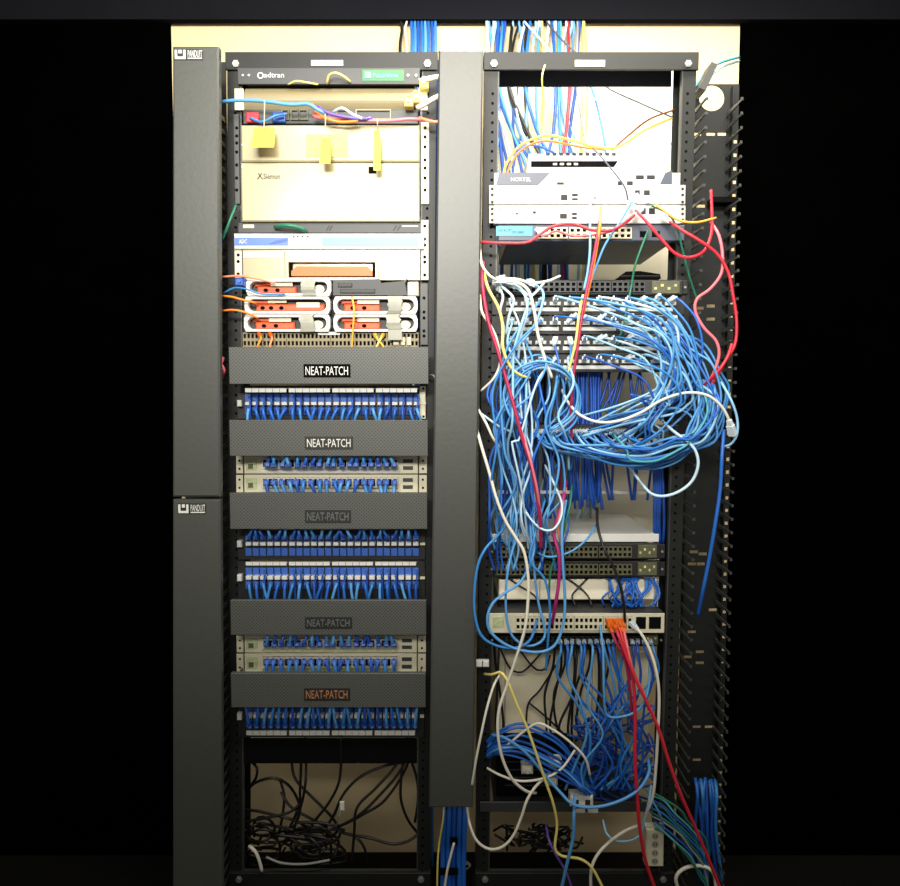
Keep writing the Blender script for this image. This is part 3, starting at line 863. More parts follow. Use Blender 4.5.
lettering('SWITCH', (499, 188, 501.5, 202), Y - .0006, 'dim_letter', t)
t, c = right_switch((489, 205, 685.5, 223.5), Y, 'white switch with one dark port, lower of the white pair', .2, 'white')
for (a, b, c_, d) in ((560, 213.5, 567, 218.5), (572, 212.5, 577, 215), (572, 216.5, 577, 219), (533, 211, 536, 213.5), (516, 212.5, 518, 214.5), (640, 208, 646, 214), (649, 208, 655, 214)):
    plate('port', (a, b, c_, d), Y - .0016, .0014, 'ink', t)
for xx in (489.2, 679.5):
    e = plate('ear', (xx, 205.5, xx + 6, 223), Y + .004, .004, 'ivory', t)
    for yy in (209, 214, 220):
        p = P(xx + 3, yy, Y + .004); MB().disc((p.x, p.z), .0035, Y + .0025, Y + .005, 8).build('screw_hole', 'ink', e)
lettering('SWITCH', (499, 208, 501.5, 220), Y - .0006, 'dim_letter', t)
# dark switch with blue label, long underside towards the wall
Y = -.028
t, c = right_switch((493, 224.5, 690, 241), Y, 'dark slate switch with a cyan label, showing its underside above the tangle', .27, 'slate')
lb = plate('cyan_label', (496, 226, 532.5, 236), Y - .0016, .0012, 'cyan_label', t)
lettering('CATALYST', (498, 229, 512, 231.5), Y - .0021, 'ink', lb); lettering('2900 SERIES', (512, 231, 524, 233.5), Y - .0021, 'ink', lb)
x0, x1, z0, z1 = rect(536, 228, 632, 239, Y)
for q in range(3):
    w = (x1 - x0) / 3
    MB().lattice(x0 + w * q + .002, x0 + w * (q + 1) - .002, z0, z1, Y - .006, 5, 2, .6, .0055).build('port_block', ['ivory', 'void'], t)
for (a, b) in ((640, 647), (652, 660)): plate('port', (a, 231, b, 237), Y - .0016, .0014, 'void', t)
zz = P(575, 241, Y).z
for (txt, yy, hw) in (('CISCO', .150, .022), ('SYSTEMS', .172, .026)):
    o = lettering(txt, (560, 240, 592, 244), Y, 'dim_letter', t)
    # lay the print flat on the underside
    me = o.data; xs = [v.co.x for v in me.vertices]; zs = [v.co.z for v in me.vertices]
    cx = P(577, 252, .15).x; zl, zh = min(zs), max(zs)
    for v in me.vertices:
        fx_ = (v.co.x - min(xs)) / (max(xs) - min(xs)); fz = (v.co.z - zl) / (zh - zl)
        v.co = (-hw + 2 * hw * fx_, fz * -.014, v.co.y * .2)
    o.location = Vector((cx, yy, zz - .0006)) - ORG[t]
# adapter on the dark switch below
Y = .02
x0, x1, z0, z1 = rect(618, 271.5, 661, 279, Y)
t = thing('power_adapter', base((x0, x1, z0, z1), Y), 'flat black adapter lying on the dark switch above the tangle', 'adapter')
p = [P(617, 278.6, Y), P(661, 278.6, Y), P(660, 274, Y), P(640, 271, Y), P(626, 271.5, Y)]
MB().prism([(w.x, w.z) for w in p], Y, Y + .08).build('body', 'void', t)
plate('seam', (620, 275.6, 659, 276.2), Y - .0006, .0005, 'charcoal', t)

# dark switch at the head of the tangle
def port_switch(r4, Y, label, depth, m, nx, blocks, px0, px1, endm=None, endr=None, lat='olive', strip=None):
    t, c = right_switch(r4, Y, label, depth, m)
    h = r4[3] - r4[1]
    x0, x1, z0, z1 = rect(px0, r4[1] + h * .16, px1, r4[3] - h * .16, Y)
    w = (x1 - x0) / blocks
    for q in range(blocks):
        MB().lattice(x0 + w * q + .0015, x0 + w * (q + 1) - .0015, z0, z1, Y - .006, nx, 2, .62, .0055).build('port_block', [lat, 'void'], t)
    if endr:
        e = plate('uplink_module', (endr[0], r4[1] + h * .1, endr[1], r4[3] - h * .1), Y - .003, .0028, endm, t)
        for i in range(4):
            f = endr[0] + (endr[1] - endr[0]) * (.08 + i * .24)
            plate('uplink_port', (f, r4[1] + h * (.3 if i % 2 else .5), f + (endr[1] - endr[0]) * .1, r4[1] + h * (.45 if i % 2 else .66)), Y - .0038, .0006, 'yellow' if i == 1 else 'sage', e)
    for (xx, s) in ((r4[0], 1), (r4[2], -1)):
        e = plate('ear', (min(xx, xx + 6 * s), r4[1] + 1, max(xx, xx + 6 * s), r4[3] - 1), -.006, .0045, m, t)
        p = P(xx + 3 * s, (r4[1] + r4[3]) / 2, -.006); MB().disc((p.x, p.z), .003, -.008, -.0061, 8).build('screw', 'steel', e)
    return t
port_switch((494, 279.5, 688, 295, ), -.02, 'dark port switch with olive end module at the head of the blue tangle', .2, 'dark', 6, 4, 508, 645, 'olive', (652, 680), 'charcoal')

ROWS = ['first', 'second', 'third', 'fourth']
JX = [(512 + 159 / 11 * i) for i in range(12)]
for q, (y0, y1) in enumerate(((296, 314.5), (315.5, 334), (335, 353), (354, 372))):
    Y = -.016
    r = rect(492 - q * .3, y0, 686 - q * .8, y1, Y)
    t = thing('patch_panel', base(r, Y), f'black patch panel with white jacks, {ROWS[q]} down in the blue tangle', 'patch panel', 'patch panels in the tangle')
    MB().rbox(r[0], r[1], Y + .009, Y + .0125, r[2], r[3], .001).build('face_plate', 'dark', t)
    for i, jx in enumerate(JX):
        a = MB()
        xa, xb, za, zb = rect(jx - 5.4, y0 + 3.5, jx + 5.4, y0 + 9.2, Y)
        xm0, xm1 = xa + (xb - xa) * .3, xb - (xb - xa) * .3
        a.rbox(xa, xb, Y, Y + .0085, za, za + (zb - za) * .62, .0012); a.box(xm0, xm1, Y, Y + .0085, za + (zb - za) * .62, zb)
        a.build('jack', 'white', t)
    for k in range(3):
        a = 506 + k * 57
        plate('label_strip', (a, y0 + 11.5, a + 53, y0 + 15.3), Y + .005, .0038, 'white', t)

# mid switch half buried in the hammock of cords
port_switch((494, 424.5, 678, 438.5), -.012, 'dark switch half buried under hanging blue loops, with a yellow lit end', .18, 'dark', 6, 4, 530, 642, 'olive', (653, 669), 'charcoal')
# white shelf tray
Y = -.01
x0, x1, z0, z1 = rect(492, 534, 659, 542, Y)
t = thing('rack_shelf', base((x0, x1, z0, z1), Y), 'white shelf tray above the two olive port switches', 'shelf')
MB().rbox(x0, x1, Y, Y + .003, z0, z1, .001).build('front_lip', 'white', t)
MB().box(x0 + .016, x1 - .008, Y + .0031, .30, z1 - .003, z1 - .0005).build('tray_top', 'white', t)
for xx in (x0 + .016, x1 - .010): MB().box(xx, xx + .002, Y + .0035, .25, z0, z1 - .0035).build('side_plate', 'white', t)
# rear crossbar in the gap
a = P(497, 492, .09); b2 = P(660, 492, .09)
t = MB().box(a.x, b2.x, .086, .094, a.z - .004, a.z + .004).build('support_rod', 'white', None, label='thin white rod crossing behind the hanging blue cords', category='rod')

port_switch((489, 543.5, 665, 559.5), -.02, 'olive port switch directly under the white shelf tray, upper of its pair', .2, 'dark', 7, 4, 496, 632, 'olive', (638, 657), 'olive')
port_switch((489, 561, 665, 577), -.02, 'olive port switch, lower of the pair above the light gap', .2, 'dark', 7, 4, 496, 632, 'olive', (638, 657), 'olive')

# pale filler box in the light gap
Y = .004
x0, x1, z0, z1 = rect(499, 579, 657, 600, Y)
t = thing('equipment_box', base((x0, x1, z0, z1), Y), 'pale beige box in the light gap between olive switches and white-faced switch', 'box')
MB().rbox(x0, x1, Y, Y + .2, z0, z1, .003).build('body', 'bright_cream', t)
for xx in (x0 + .10, x0 + .27): MB().box(xx, xx + .0015, Y - .0008, Y - .0001, z0 + .004, z1 - .004).build('seam', 'tan', t)
for i, (a, b, c_) in enumerate(((508, 520, 535), (566, 578, 588), (588, 580, 572))):
    cord([(a, 578, .0), (b, 586, -.006), (c_, 596, -.012), (c_ + 4, 606, -.03)], 'black_cord', f'thin black cord drooping before the pale beige box, {NUM[i]} from the central cover', name='power_cable', r=.0022)

# low white-faced switch; its dark lid shows
Y = -.06
t, c = right_switch((489, 613, 664, 632.5), Y, 'white-faced switch with a dark lid, red plugs and a green glow', .30, 'charcoal', False)
r = rect(489, 613, 664, 632.5, Y)
MB().rbox(r[0], r[1], Y - .004, Y - .0004, r[2], r[3], .001).build('front_panel', 'ivory', t)
x0, x1, z0, z1 = rect(515, 616, 632, 629, Y)
for q in range(4):
    w = (x1 - x0) / 4
    MB().lattice(x0 + w * q + .001, x0 + w * (q + 1) - .002, z0, z1, Y - .010, 6, 2, .66, .0055).build('port_block', ['ivory', 'void'], t)
for (a, b) in ((636, 646), (649, 661)): plate('uplink_port', (a, 617, b, 629), Y - .0052, .001, 'void', t)
plate('status_badge', (493, 617, 504, 628), Y - .0052, .001, 'sage', t)
t = port_switch((489, 633.5, 664, 646.5), -.02, 'black port switch tucked right under the white-faced switch', .2, 'void', 6, 4, 500, 640, 'olive', (642, 658), 'dark')

# beige equipment box behind the hanging power cords
Y = .10
x0, x1, z0, z1 = rect(497, 651, 600, 738, Y)
t = thing('battery_cabinet', base((x0, x1, z0, z1), Y), 'beige box unit behind the hanging black cords in the lower rack', 'cabinet')
MB().rbox(x0, x1, Y, Y + .22, z0, z1, .006).build('body', 'beige', t)
for xx in (x0 + .02, x1 - .022): MB().box(xx, xx + .002, Y - .001, Y - .0001, z0 + .02, z1 - .02).build('groove', 'tan', t)
x0, x1, z0, z1 = rect(606, 651, 650, 735, .16)
t = thing('wall_box', base((x0, x1, z0, z1), .16), 'narrow beige wall box beside the beige box unit', 'box')
MB().rbox(x0, x1, .16, WY - .001, z0, z1, .004).build('body', 'beige', t)
xm = (x0 + x1) / 2
MB().box(xm - .002, xm + .002, .157, .1599, z0 + .01, z1 - .01).build('seam', 'tan', t)

# black shelf with clutter
Y = -.01
x0, x1, z0, z1 = rect(480, 802, 652, 812, Y)
t = thing('rack_shelf', base((x0, x1, z0, z1), Y), 'dark shelf under the low cable heap', 'shelf')
MB().rbox(x0, x1, Y, Y + .003, z0, z1, .001).build('front_lip', 'charcoal', t)
MB().box(x0 + .036, x1 - .014, Y + .0032, .28, z0, z0 + .003).build('tray_top', 'charcoal', t)
for (r4, lab) in (((521, 752, 547, 776), 'dark'), ):
    pass
Y = .05
x0, x1, z0, z1 = rect(497, 741, 570, 797, Y)
t = thing('power_unit', base((x0, x1, z0, z1), Y), 'black power unit buried behind the low blue loops', 'power unit')
MB().rbox(x0, x1, Y, Y + .045, z0, z1, .005).build('body', 'void', t)
for i in range(5): 
    zz = z0 + (z1 - z0) * (.2 + .14 * i); MB().box(x0 + .02, x1 - .02, Y - .001, Y - .0002, zz, zz + .003).build('vent_slot', 'charcoal', t)
for (c, sz, lab) in (((527, 768), 1.0, 'white plug block lying before the black power unit'), ((555, 762), 1.1, 'white plug block nearer the blue heap, above the loose white cords'), ((552, 780), .9, 'small cream plug block beneath the two white ones')):
    p = P(*c, -.035)
    t = thing('power_plug', (p.x, p.y, p.z - .012), lab, 'plug')
    d = Vector((rnd(-.6, .6), -.2, rnd(-.5, .5))).normalized()
    mb = MB().rbox(p.x - .014 * sz, p.x + .014 * sz, -.048, -.02, p.z - .011 * sz, p.z + .011 * sz, .005); mb.build('body', 'cord_white', t)
    for s in (-1, 1): MB().box(p.x + s * .006 - .001, p.x + s * .006 + .001, -.02, -.006, p.z - .004, p.z + .004).build('prong', 'steel', t)
    mb = MB().disc((p.x, p.z), .006, -.053, -.0482, 10); mb.build('cord_grip', 'cord_white', t)
# white jack block on the shelf
p = P(581, 799, -.05)
t = thing('jack_box', (p.x, p.y, p.z - .012), 'white surface jack box on the dark shelf in the blue heap', 'jack box')
MB().rbox(p.x - .028, p.x + .028, -.062, -.03, p.z - .014, p.z + .014, .005).build('body', 'white', t)
for s in (-1, 1): MB().box(p.x + s * .014 - .006, p.x + s * .014 + .006, -.064, -.0621, p.z - .007, p.z + .005).build('port', 'ink', t)
for (a, b) in ((573, 585), (588, 598)):
    xa, xb, za, zb = rect(a, 809, b, 813, -.016)
    MB().rbox(xa, xb, -.0165, -.0135, za, zb, .0005).build('paper_label', 'white', None, label='white paper strip on the dark shelf edge, ' + ('longer one' if a == 573 else 'shorter one'), category='label')
# outlet box
Y = -.03
r = rect(646, 829, 664, 867, Y)
t = thing('outlet_box', base(r, Y), 'upright grey outlet box at the foot of the tangled rack', 'outlet')
MB().rbox(r[0], r[1], Y, Y + .028, r[2], r[3], .003).build('body', 'ivory', t)
cx = (r[0] + r[1]) / 2
for i in range(4):
    zz = r[2] + (r[3] - r[2]) * (.16 + .22 * i)
    o = MB().disc((cx, zz), .0085, Y - .0012, Y - .0002, 14).build('outlet', 'grey_tape', t)
    for s in (-1, 1): MB().box(cx + s * .003 - .0007, cx + s * .003 + .0007, Y - .0018, Y - .0013, zz - .003, zz + .003).build('slot', 'void', o)

# ================================================================== cables: top left
cord([(221, 102, -.04), (235, 100.5, -.055), (262, 101, -.062), (290, 104.5, -.062), (308, 104, -.06), (318, 110, -.055), (328, 114, -.05)], 'sky', 'light blue cord crossing the tan tray from the outer duct', r=.0042)
cord([(318, 107, -.05), (328, 113, -.055), (345, 117, -.055), (362, 119, -.05), (372, 118, -.04)], 'violet', 'violet cord bending down in front of the dark socket unit', r=.0038)
cord([(313, 116, -.035), (322, 118, -.045), (338, 119, -.045), (352, 120, -.042), (385, 121, -.04), (412, 119, -.04), (432, 121, -.03)], 'pink', 'pink cord along the lower edge of the dark socket unit', r=.0038)
cord([(314, 112, -.03), (325, 118, -.052), (340, 122, -.052), (358, 121, -.05)], 'orange_cord', 'short orange cord before the dark socket unit', r=.0034)
cord([(333, 112, -.03), (342, 108, -.045), (352, 114, -.05), (362, 118.5, -.055)], 'ice', 'whitish cord looping over the sockets of the dark unit', r=.003)
cord([(250, 118, -.02), (262, 122, -.035), (275, 116, -.035), (286, 114, -.03)], 'azure', 'short blue cord at the outer end of the dark socket unit', r=.003)
cord([(327, 84, -.018), (329, 75, -.03), (336, 73, -.035), (343, 76, -.03), (350, 81.5, -.018)], 'yellow', 'yellow-green cord arching over the dark top unit', r=.0026)
cord([(288, 84.5, -.015), (296, 81, -.025), (304, 82, -.025), (318, 84.5, -.016)], 'yellow', 'flat yellowish cord at the lower edge of the dark top unit', r=.002)
cord([(420, 81, -.03), (428, 79, -.05), (438, 77, -.05), (446, 77, -.05)], 'cord_white', 'upper thick white cord running behind the top of the central cover', r=.0058)
cord([(417, 108, -.04), (425, 104, -.05), (433, 99, -.055), (446, 93, -.05)], 'cord_white', 'lower thick white cord rising behind the central cover', r=.0062)
cord([(419, 118, -.035), (426, 120, -.045), (434, 122, -.05), (447, 121, -.05)], 'salmon', 'dull pinkish cord leaving the dark socket unit towards the central cover', r=.004)
for i, (c, lab) in enumerate((((424, 85), 'yellow connector under the upper thick white cord'), ((409, 103), 'yellow connector at the end of the lower thick white cord'), ((416, 99), 'middle yellow connector between the two thick white cords'))):
    p = P(*c, -.03)
    t = thing('cable_connector', (p.x, -.03, p.z - .01), lab, 'connector')
    MB().rbox(p.x - .010, p.x + .010, -.042, -.016, p.z - .011, p.z + .011, .003).build('body', 'yellow', t)
    MB().disc((p.x, p.z), .0045, -.047, -.0422, 10).build('collar', 'ivory', t)
    MB().box(p.x - .004, p.x + .004, -.043, -.018, p.z + .0112, p.z + .014).build('latch', 'yellow', t)
cord([(275, 227, -.02), (283, 225.5, -.035), (295, 226.5, -.035), (306, 231, -.022)], 'green', 'short green cord across the thin dark panel', r=.0048)
cord([(236, 205, -.03), (232, 215, -.05), (227, 228, -.05), (222, 240, -.04)], 'green', 'dark green cord slipping into the outer duct beside the thin panel', r=.003)
cord([(222, 277, -.05), (240, 276, -.055), (258, 279, -.05), (275, 283, -.042)], 'salmon', 'top peach cord leading from the outer duct to the orange trays', r=.0026)
cord([(222, 296, -.05), (232, 297, -.055), (243, 300, -.055), (256, 303, -.042)], 'orange_cord', 'middle orange cord leading from the outer duct to the orange trays', r=.0026)
cord([(222, 311, -.05), (232, 310, -.055), (244, 312, -.055), (258, 318, -.042)], 'orange_cord', 'lowest orange cord leading from the outer duct to the orange trays', r=.0026)
cord([(224, 293, -.045), (234, 288, -.05), (246, 289, -.055), (262, 294, -.05), (285, 294, -.042)], 'azure', 'thin blue cord curving into the top outer orange tray', r=.0022)
p = P(241, 282, -.04)
t = thing('cable_connector', (p.x, -.04, p.z - .008), 'blue connector clip beside the top outer orange tray', 'connector')
MB().rbox(p.x - .012, p.x + .010, -.052, -.03, p.z - .011, p.z + .009, .003).build('body', 'deep', t); MB().disc((p.x, p.z), .004, -.056, -.0522, 10).build('collar', 'blue', t)
cord([(259, 334, -.03), (261, 339, -.045), (258, 345, -.05), (259, 355, -.046)], 'orange_cord', 'orange cord dropping behind the topmost cover, nearest the outer duct', r=.0026, plug=.7, plug_m='orange')
cord([(270, 334, -.03), (272, 339, -.045), (270, 345, -.05), (271, 355, -.046)], 'salmon', 'peach cord dropping behind the topmost cover, beside the outermost orange one', r=.0026, plug=.7, plug_m='orange')
cord([(352, 297, -.04), (354, 310, -.058), (353, 328, -.058), (352, 345, -.052), (352, 356, -.046)], 'amber', 'amber cord hanging straight across the inner orange trays', r=.0024)
cord([(375, 335, -.03), (378, 340, -.045), (383, 346, -.05), (385, 356, -.046)], 'amber', 'amber cord dropping from the port strip, crossing its twin', r=.0026, plug=.7, plug_m='amber')
cord([(383, 335, -.03), (380, 340, -.050), (377, 346, -.055), (374, 356, -.046)], 'yellow', 'yellow cord crossing the amber one below the inner orange trays', r=.0026, plug=.7, plug_m='amber')
cord([(223, 358, -.04), (221, 364, -.06), (224, 370, -.06), (222, 378, -.04)], 'pink', 'pinkish cord peeking from the outer duct beside the topmost perforated cover', r=.004)
cord([(429, 375, -.03), (434, 376, -.05), (436, 385, -.05), (435.5, 405, -.05), (434, 425, -.03)], 'grey_cord', 'thin grey cord hooked between tidy rack and central cover', r=.0018)

# cables that rise behind the tidy rack
t = thing('cable_bundle', P(420, 60, .30), 'bundle of blue cables rising to the ceiling behind the tidy rack', 'cable bundle')
for i, m_ in enumerate(('blue', 'azure', 'deep', 'blue', 'sky', 'blue', 'deep', 'azure')):
    a = 411.5 + i * 3.4
    MB().tube(spline([P(a, 21, .334), P(a + .1, 27, .332), P(a + .5, 42, .30), P(a - .6, 90, .29), P(a + .4, 400, .28), P(427 + i, 600, .28), P(426 + i * .9, 800, .28), P(426 + i * .9, 866, .28)], .03), .0042, 7).build('cable', m_, t)
p = P(424, 75, .29)
MB().rbox(p.x - .046, p.x + .042, .275, .278, p.z - .008, p.z + .008, .001).build('strap', 'void', t)
cord([(401, 21, .334), (402, 30, .33), (400, 48, .30), (402, 80, .29), (404, 160, .27), (412, 400, .26), (428, 700, .2), (428, 846, .2)], 'black_cord', 'thick black cord rising beside the blue bundle behind the tidy rack', name='power_cable', r=.0045)
cord([(407, 21, .334), (405, 30, .33), (407, 50, .30), (406, 80, .29), (405, 150, .27), (414, 400, .25), (427, 700, .18), (427, 846, .18)], 'cord_white', 'white cord rising between black cord and blue bundle', r=.003)
# cords down the gap between the tidy rack and the central cover
for i, (m_, a, Yy) in enumerate((('deep', 431.5, .03), ('deep', 434, .04), ('slate', 436.5, .035))):
    k = -9 / 800
    cord([(a + 3, 60, Yy), (a + 2, 200, Yy + .01), (a, 380, Yy), (a - 3, 620, Yy + .01), (a - 5, 780, Yy)], m_, f'dark blue cable inside the gap beside the central cover, {NUM[i]} from the tidy rack', r=.0035)

# ================================================================== bottom left: black power cords
BL = [
 ([(246, 792, .05), (255, 783, .03), (272, 778, .02), (286, 783, .03), (296, 796, .05), (300, 812, .05), (294, 826, .04), (286, 834, .05)], 'black power cord arching over a full half circle beside the outer upright'),
 ([(292, 742, .10), (292, 765, .08), (296, 780, .06), (312, 797, .05), (330, 815, .05), (342, 832, .06)], 'black power cord slanting down to the heap from under the blanking plate'),
 ([(300, 738, .03), (301, 765, .02), (300, 790, .02), (299, 806, .03), (288, 832, .05)], 'black power cord dropping straight, nearer the outer upright of two'),
 ([(305, 738, .0), (306, 765, .01), (305, 786, .0), (301, 806, .02), (293, 832, .03)], 'black power cord dropping straight, beside its parallel twin'),
 ([(341, 736, -.02), (341, 765, .0), (338, 785, .0), (328, 804, .01), (312, 824, .03)], 'black power cord curving down alone below the middle of the blanking plate'),
 ([(416, 760, .05), (385, 766, .04), (360, 777, .03), (343, 795, .03), (334, 815, .04), (324, 830, .05)], 'black power cord sweeping in the widest arc from the upper inner corner'),
 ([(408, 738, .03), (396, 765, .02), (376, 788, .01), (357, 808, .01), (354, 835, .02), (351, 872, .04)], 'black power cord of the slanting trio that drops past the bottom bar'),
 ([(411, 738, .05), (402, 768, .04), (378, 797, .03), (358, 816, .03), (332, 830, .05)], 'black power cord of the slanting trio that ends in the heap'),
 ([(414, 738, .08), (406, 768, .07), (385, 800, .06), (362, 815, .06), (345, 824, .06)], 'black power cord of the slanting trio lying closest to the wall'),
 ([(403, 762, .06), (401, 780, .05), (401, 800, .05), (408, 820, .05), (420, 836, .06)], 'black power cord bowing down to the inner upright'),
 ([(411, 760, .09), (417, 780, .08), (418, 800, .08), (415, 822, .09)], 'black power cord hugging the inner upright'),
 ([(420, 833, .04), (408, 841, .03), (392, 844, .03), (370, 838, .03), (352, 835, .04), (340, 832, .05)], 'black power cord waving low towards the inner upright'),
 ([(350, 834, .06), (360, 841, .05), (366, 853, .05), (367, 872, .06)], 'black power cord hooking down behind the bottom bar'),
 ([(243, 809, .06), (262, 812, .05), (290, 819, .04), (318, 828, .04), (345, 830, .05)], 'black power cord lying across from the outer upright to the heap'),
 ([(243, 822, .03), (265, 818, .02), (290, 812, .02), (303, 800, .03)], 'black power cord rising across the half circle'),
 ([(280, 780, .08), (284, 795, .07), (283, 812, .06), (279, 834, .06)], 'black power cord with a reddish upper end inside the half circle'),
 ([(281, 792, .04), (290, 806, .03), (306, 816, .03), (325, 826, .04)], 'black power cord crossing below the half circle'),
 ([(252, 762, .06), (257, 768, .05), (256, 778, .05), (249, 788, .06)], 'short black power cord hooked at the outer upright below the blanking plate'),
 ([(300, 833, .02), (315, 836, .0), (330, 842, .0), (330, 872, .03)], 'black power cord falling from the heap, outermost of three ends'),
 ([(308, 836, .0), (318, 845, -.01), (320, 857, .0), (319, 872, .02)], 'black power cord falling from the heap, middle of three ends'),
]
for pts, lab in BL:
    cord(pts, 'black_cord', lab, name='power_cable', r=.0036, step=.01)
tn = MB()
for i in range(26):
    cx, cy = rnd(252, 330), rnd(826, 858); a0 = rnd(0, 6.28); w = rnd(10, 34); h = rnd(4, 14)
    yy = rnd(.0, .12)
    pts = [P(min(max(cx + w * math.cos(a0 + k * rnd(.7, 1.0)), 246), 345), min(cy + h * math.sin(a0 + k * .9), 868), yy + rnd(-.02, .02)) for k in range(6)]
    tn.tube(spline(pts, .012), .0036, 6)
tn.build('cable_heap', 'black_cord', None, label='heap of coiled black power cords on the floor of the tidy rack', category='cables', kind='stuff')
cord([(249, 846, -.012), (255, 851, -.02), (259, 860, -.02), (262, 871, -.016)], 'cord_white', 'short bright white cord end in the lower outer corner of the tidy rack', r=.0042)
cord([(266, 857, -.01), (282, 863, -.015), (305, 864, -.015), (330, 860, -.01)], 'grey_cord', 'grey cord lying low before the black heap', r=.003)
p = P(342, 806, .02)
t = thing('cable_tag', (p.x, .02, p.z - .01), 'white tag dangling over the black power cords', 'tag')
MB().rbox(p.x - .006, p.x + .006, .018, .0225, p.z - .012, p.z + .012, .002).build('card', 'white', t)
MB().tube(spline([P(341, 811, .021), P(338, 820, .02), P(336, 828, .04)], .006), .0016, 6).build('string', 'grey_cord', t)

# ================================================================== trunk under the central cover
p = P(455, 886, .02)
t = thing('cable_bundle', (p.x, .02, p.z), 'thick blue cable trunk strapped below the central cover', 'cable bundle')
for i in range(9):
    a = 443.5 + (i % 5) * 5.2 + (2.6 if i > 4 else 0); Yy = -.02 + (.018 if i > 4 else 0)
    MB().tube(spline([P(a + 1.5, 780, Yy + .02), P(a + .5, 815, Yy), P(a - .5, 850, Yy), P(a + (.8 if i % 2 else -1), 900, Yy)], .012), .0065, 8).build('cable', random.choice(['blue', 'deep', 'blue']), t)
x0, x1, z0, z1 = rect(437, 869, 458, 876, -.034)
MB().rbox(x0, x1, -.0335, -.029, z0, z1, .002).build('strap', 'void', t)
x0, x1, z0, z1 = rect(450.5, 838.5, 457.5, 846, -.034)
MB().rbox(x0, x1, -.036, -.029, z0, z1, .003).build('strap', 'void', t)
cord([(444, 806, -.03), (443, 820, -.036), (439, 845, -.036), (437.5, 868, -.036), (437, 900, -.03)], 'yellow', 'yellow-green cord along the edge of the blue trunk below the central cover', r=.0024)
cord([(454, 843, -.043), (451, 855, -.043), (447, 872, -.043), (443, 900, -.04)], 'cord_white', 'white cord end tied to the front of the blue trunk', r=.0032)
p = P(467, 865, -.02)
t = thing('square_nut', (p.x, -.02, p.z), 'light square fixing beside the blue trunk at the foot', 'fixing')
mb = MB().prism([(p.x, p.z - .010), (p.x + .010, p.z), (p.x, p.z + .010), (p.x - .010, p.z)], -.024, -.016); mb.build('plate', 'steel', t)
MB().disc((p.x, p.z), .004, -.0255, -.0242, 10).build('hole', 'void', t)

# ================================================================== risers behind the right rack
RIS = []
cols = ['ice', 'sky', 'ice', 'pale', 'deep', 'blue', 'azure', 'deep', 'pale', 'black_cord', 'black_cord', 'sky', 'ice', 'deep', 'black_cord', 'blue', 'pale', 'cord_white', 'azure', 'yellow', 'ice', 'deep', 'ice', 'pale', 'azure', 'sky', 'ice', 'red', 'pale', 'sky', 'grey_cord', 'deep', 'yellow']
for i, m_ in enumerate(cols):
    n_ = len(cols)
    a = 486 + i * 3.05 + rnd(-2.5, 2.5)
    dep = (.285, .307, .329)[i % 3]
    low = 500 + i * 2.9 + rnd(-24, 24)
    sway = rnd(-10, 10)
    w = ['white', 'black', 'blue', 'yellow', 'red', 'grey', 'violet', 'pink']
    nm = {'ice': 'pale', 'sky': 'sky blue', 'pale': 'light blue', 'deep': 'dark blue', 'blue': 'blue', 'azure': 'mid blue', 'black_cord': 'black', 'cord_white': 'white', 'yellow': 'yellow', 'pink': 'pink', 'violet': 'violet', 'red': 'red', 'grey_cord': 'grey'}[m_]
    cord([(a, 21, .334), (a + .3, 27, .333), (a + sway * .4, 42, dep), (a + sway, 85, dep - .03), ((a + low) / 2 + sway, 130, dep - .05), (low - sway, 180, dep - .05), (low, 240, dep), (low + sway * .6, 275, dep), (low, 330, dep - .03), (low + sway, 420, dep - .05), (low - sway, 470, dep - .05), (low + sway, 522, .22)],
         m_, f'{nm} riser cable, {NUM[i] if i < 30 else ["thirty-first", "thirty-second", "thirty-third"][i - 30]} from central cover, behind tangled rack top', name='riser_cable', r=rnd(.0032, .0050), step=.02)
cord([(524, 21, .333), (529, 27, .32), (545, 45, .27), (580, 88, .22), (610, 108, .2), (650, 130, .16), (675, 146, .12)], 'ice', 'pale cable slanting across the open top to the far upright', name='riser_cable', r=.003, step=.02)
cord([(546, 21, .333), (550, 26, .32), (562, 40, .28), (585, 62, .26), (605, 86, .2), (640, 103, .16), (674, 118, .12)], 'slate', 'grey cable slanting above the pale one across the open top', name='riser_cable', r=.0024, step=.02)
cord([(570, 60, .26), (590, 85, .24), (598, 110, .22), (605, 145, .2), (606, 175, .19)], 'azure', 'blue cable dropping to the small white unit from the open top', name='riser_cable', r=.0034, step=.02)
cord([(583, 21, .333), (583.5, 27, .33), (584, 60, .29), (582, 110, .28), (581, 170, .27)], 'yellow', 'yellow cable on the wall hanging straight above the small white unit', name='riser_cable', r=.0034, step=.02)
cord([(545, 65, -.012), (542, 78, -.02), (543, 100, .02), (541, 140, .08)], 'yellow', 'thin yellow cord tied to the top bar of the tangled rack', r=.002)
# amber and brown arcs
cord([(502, 185, -.02), (506, 165, -.02), (520, 146, -.02), (545, 136, -.02), (570, 140, -.01), (595, 147, .0), (618, 147, .02), (645, 130, .03), (672, 118, .05)], 'amber', 'amber cord arching widely over the small white unit', r=.003)
cord([(504, 190, .0), (509, 168, .0), (522, 150, .0), (545, 141, .0), (580, 147, .01), (604, 150, .02)], 'orange_cord', 'orange cord arching just beneath the amber one', r=.0026)
cord([(612, 150, .05), (630, 134, .05), (650, 119, .06), (674, 110, .07)], 'brown', 'brown cord rising to the far upright above the amber one', r=.0026)
cord([(512, 180, .03), (516, 155, .03), (530, 145, .03), (552, 152, .03), (566, 165, .05)], 'deep', 'dark blue cord looping behind the amber arcs', r=.003)
cord([(593, 148, -.02), (608, 165, -.05), (624, 186, -.06), (628, 200, -.05)], 'slate', 'thin grey cord crossing the white pair of switches', r=.002)
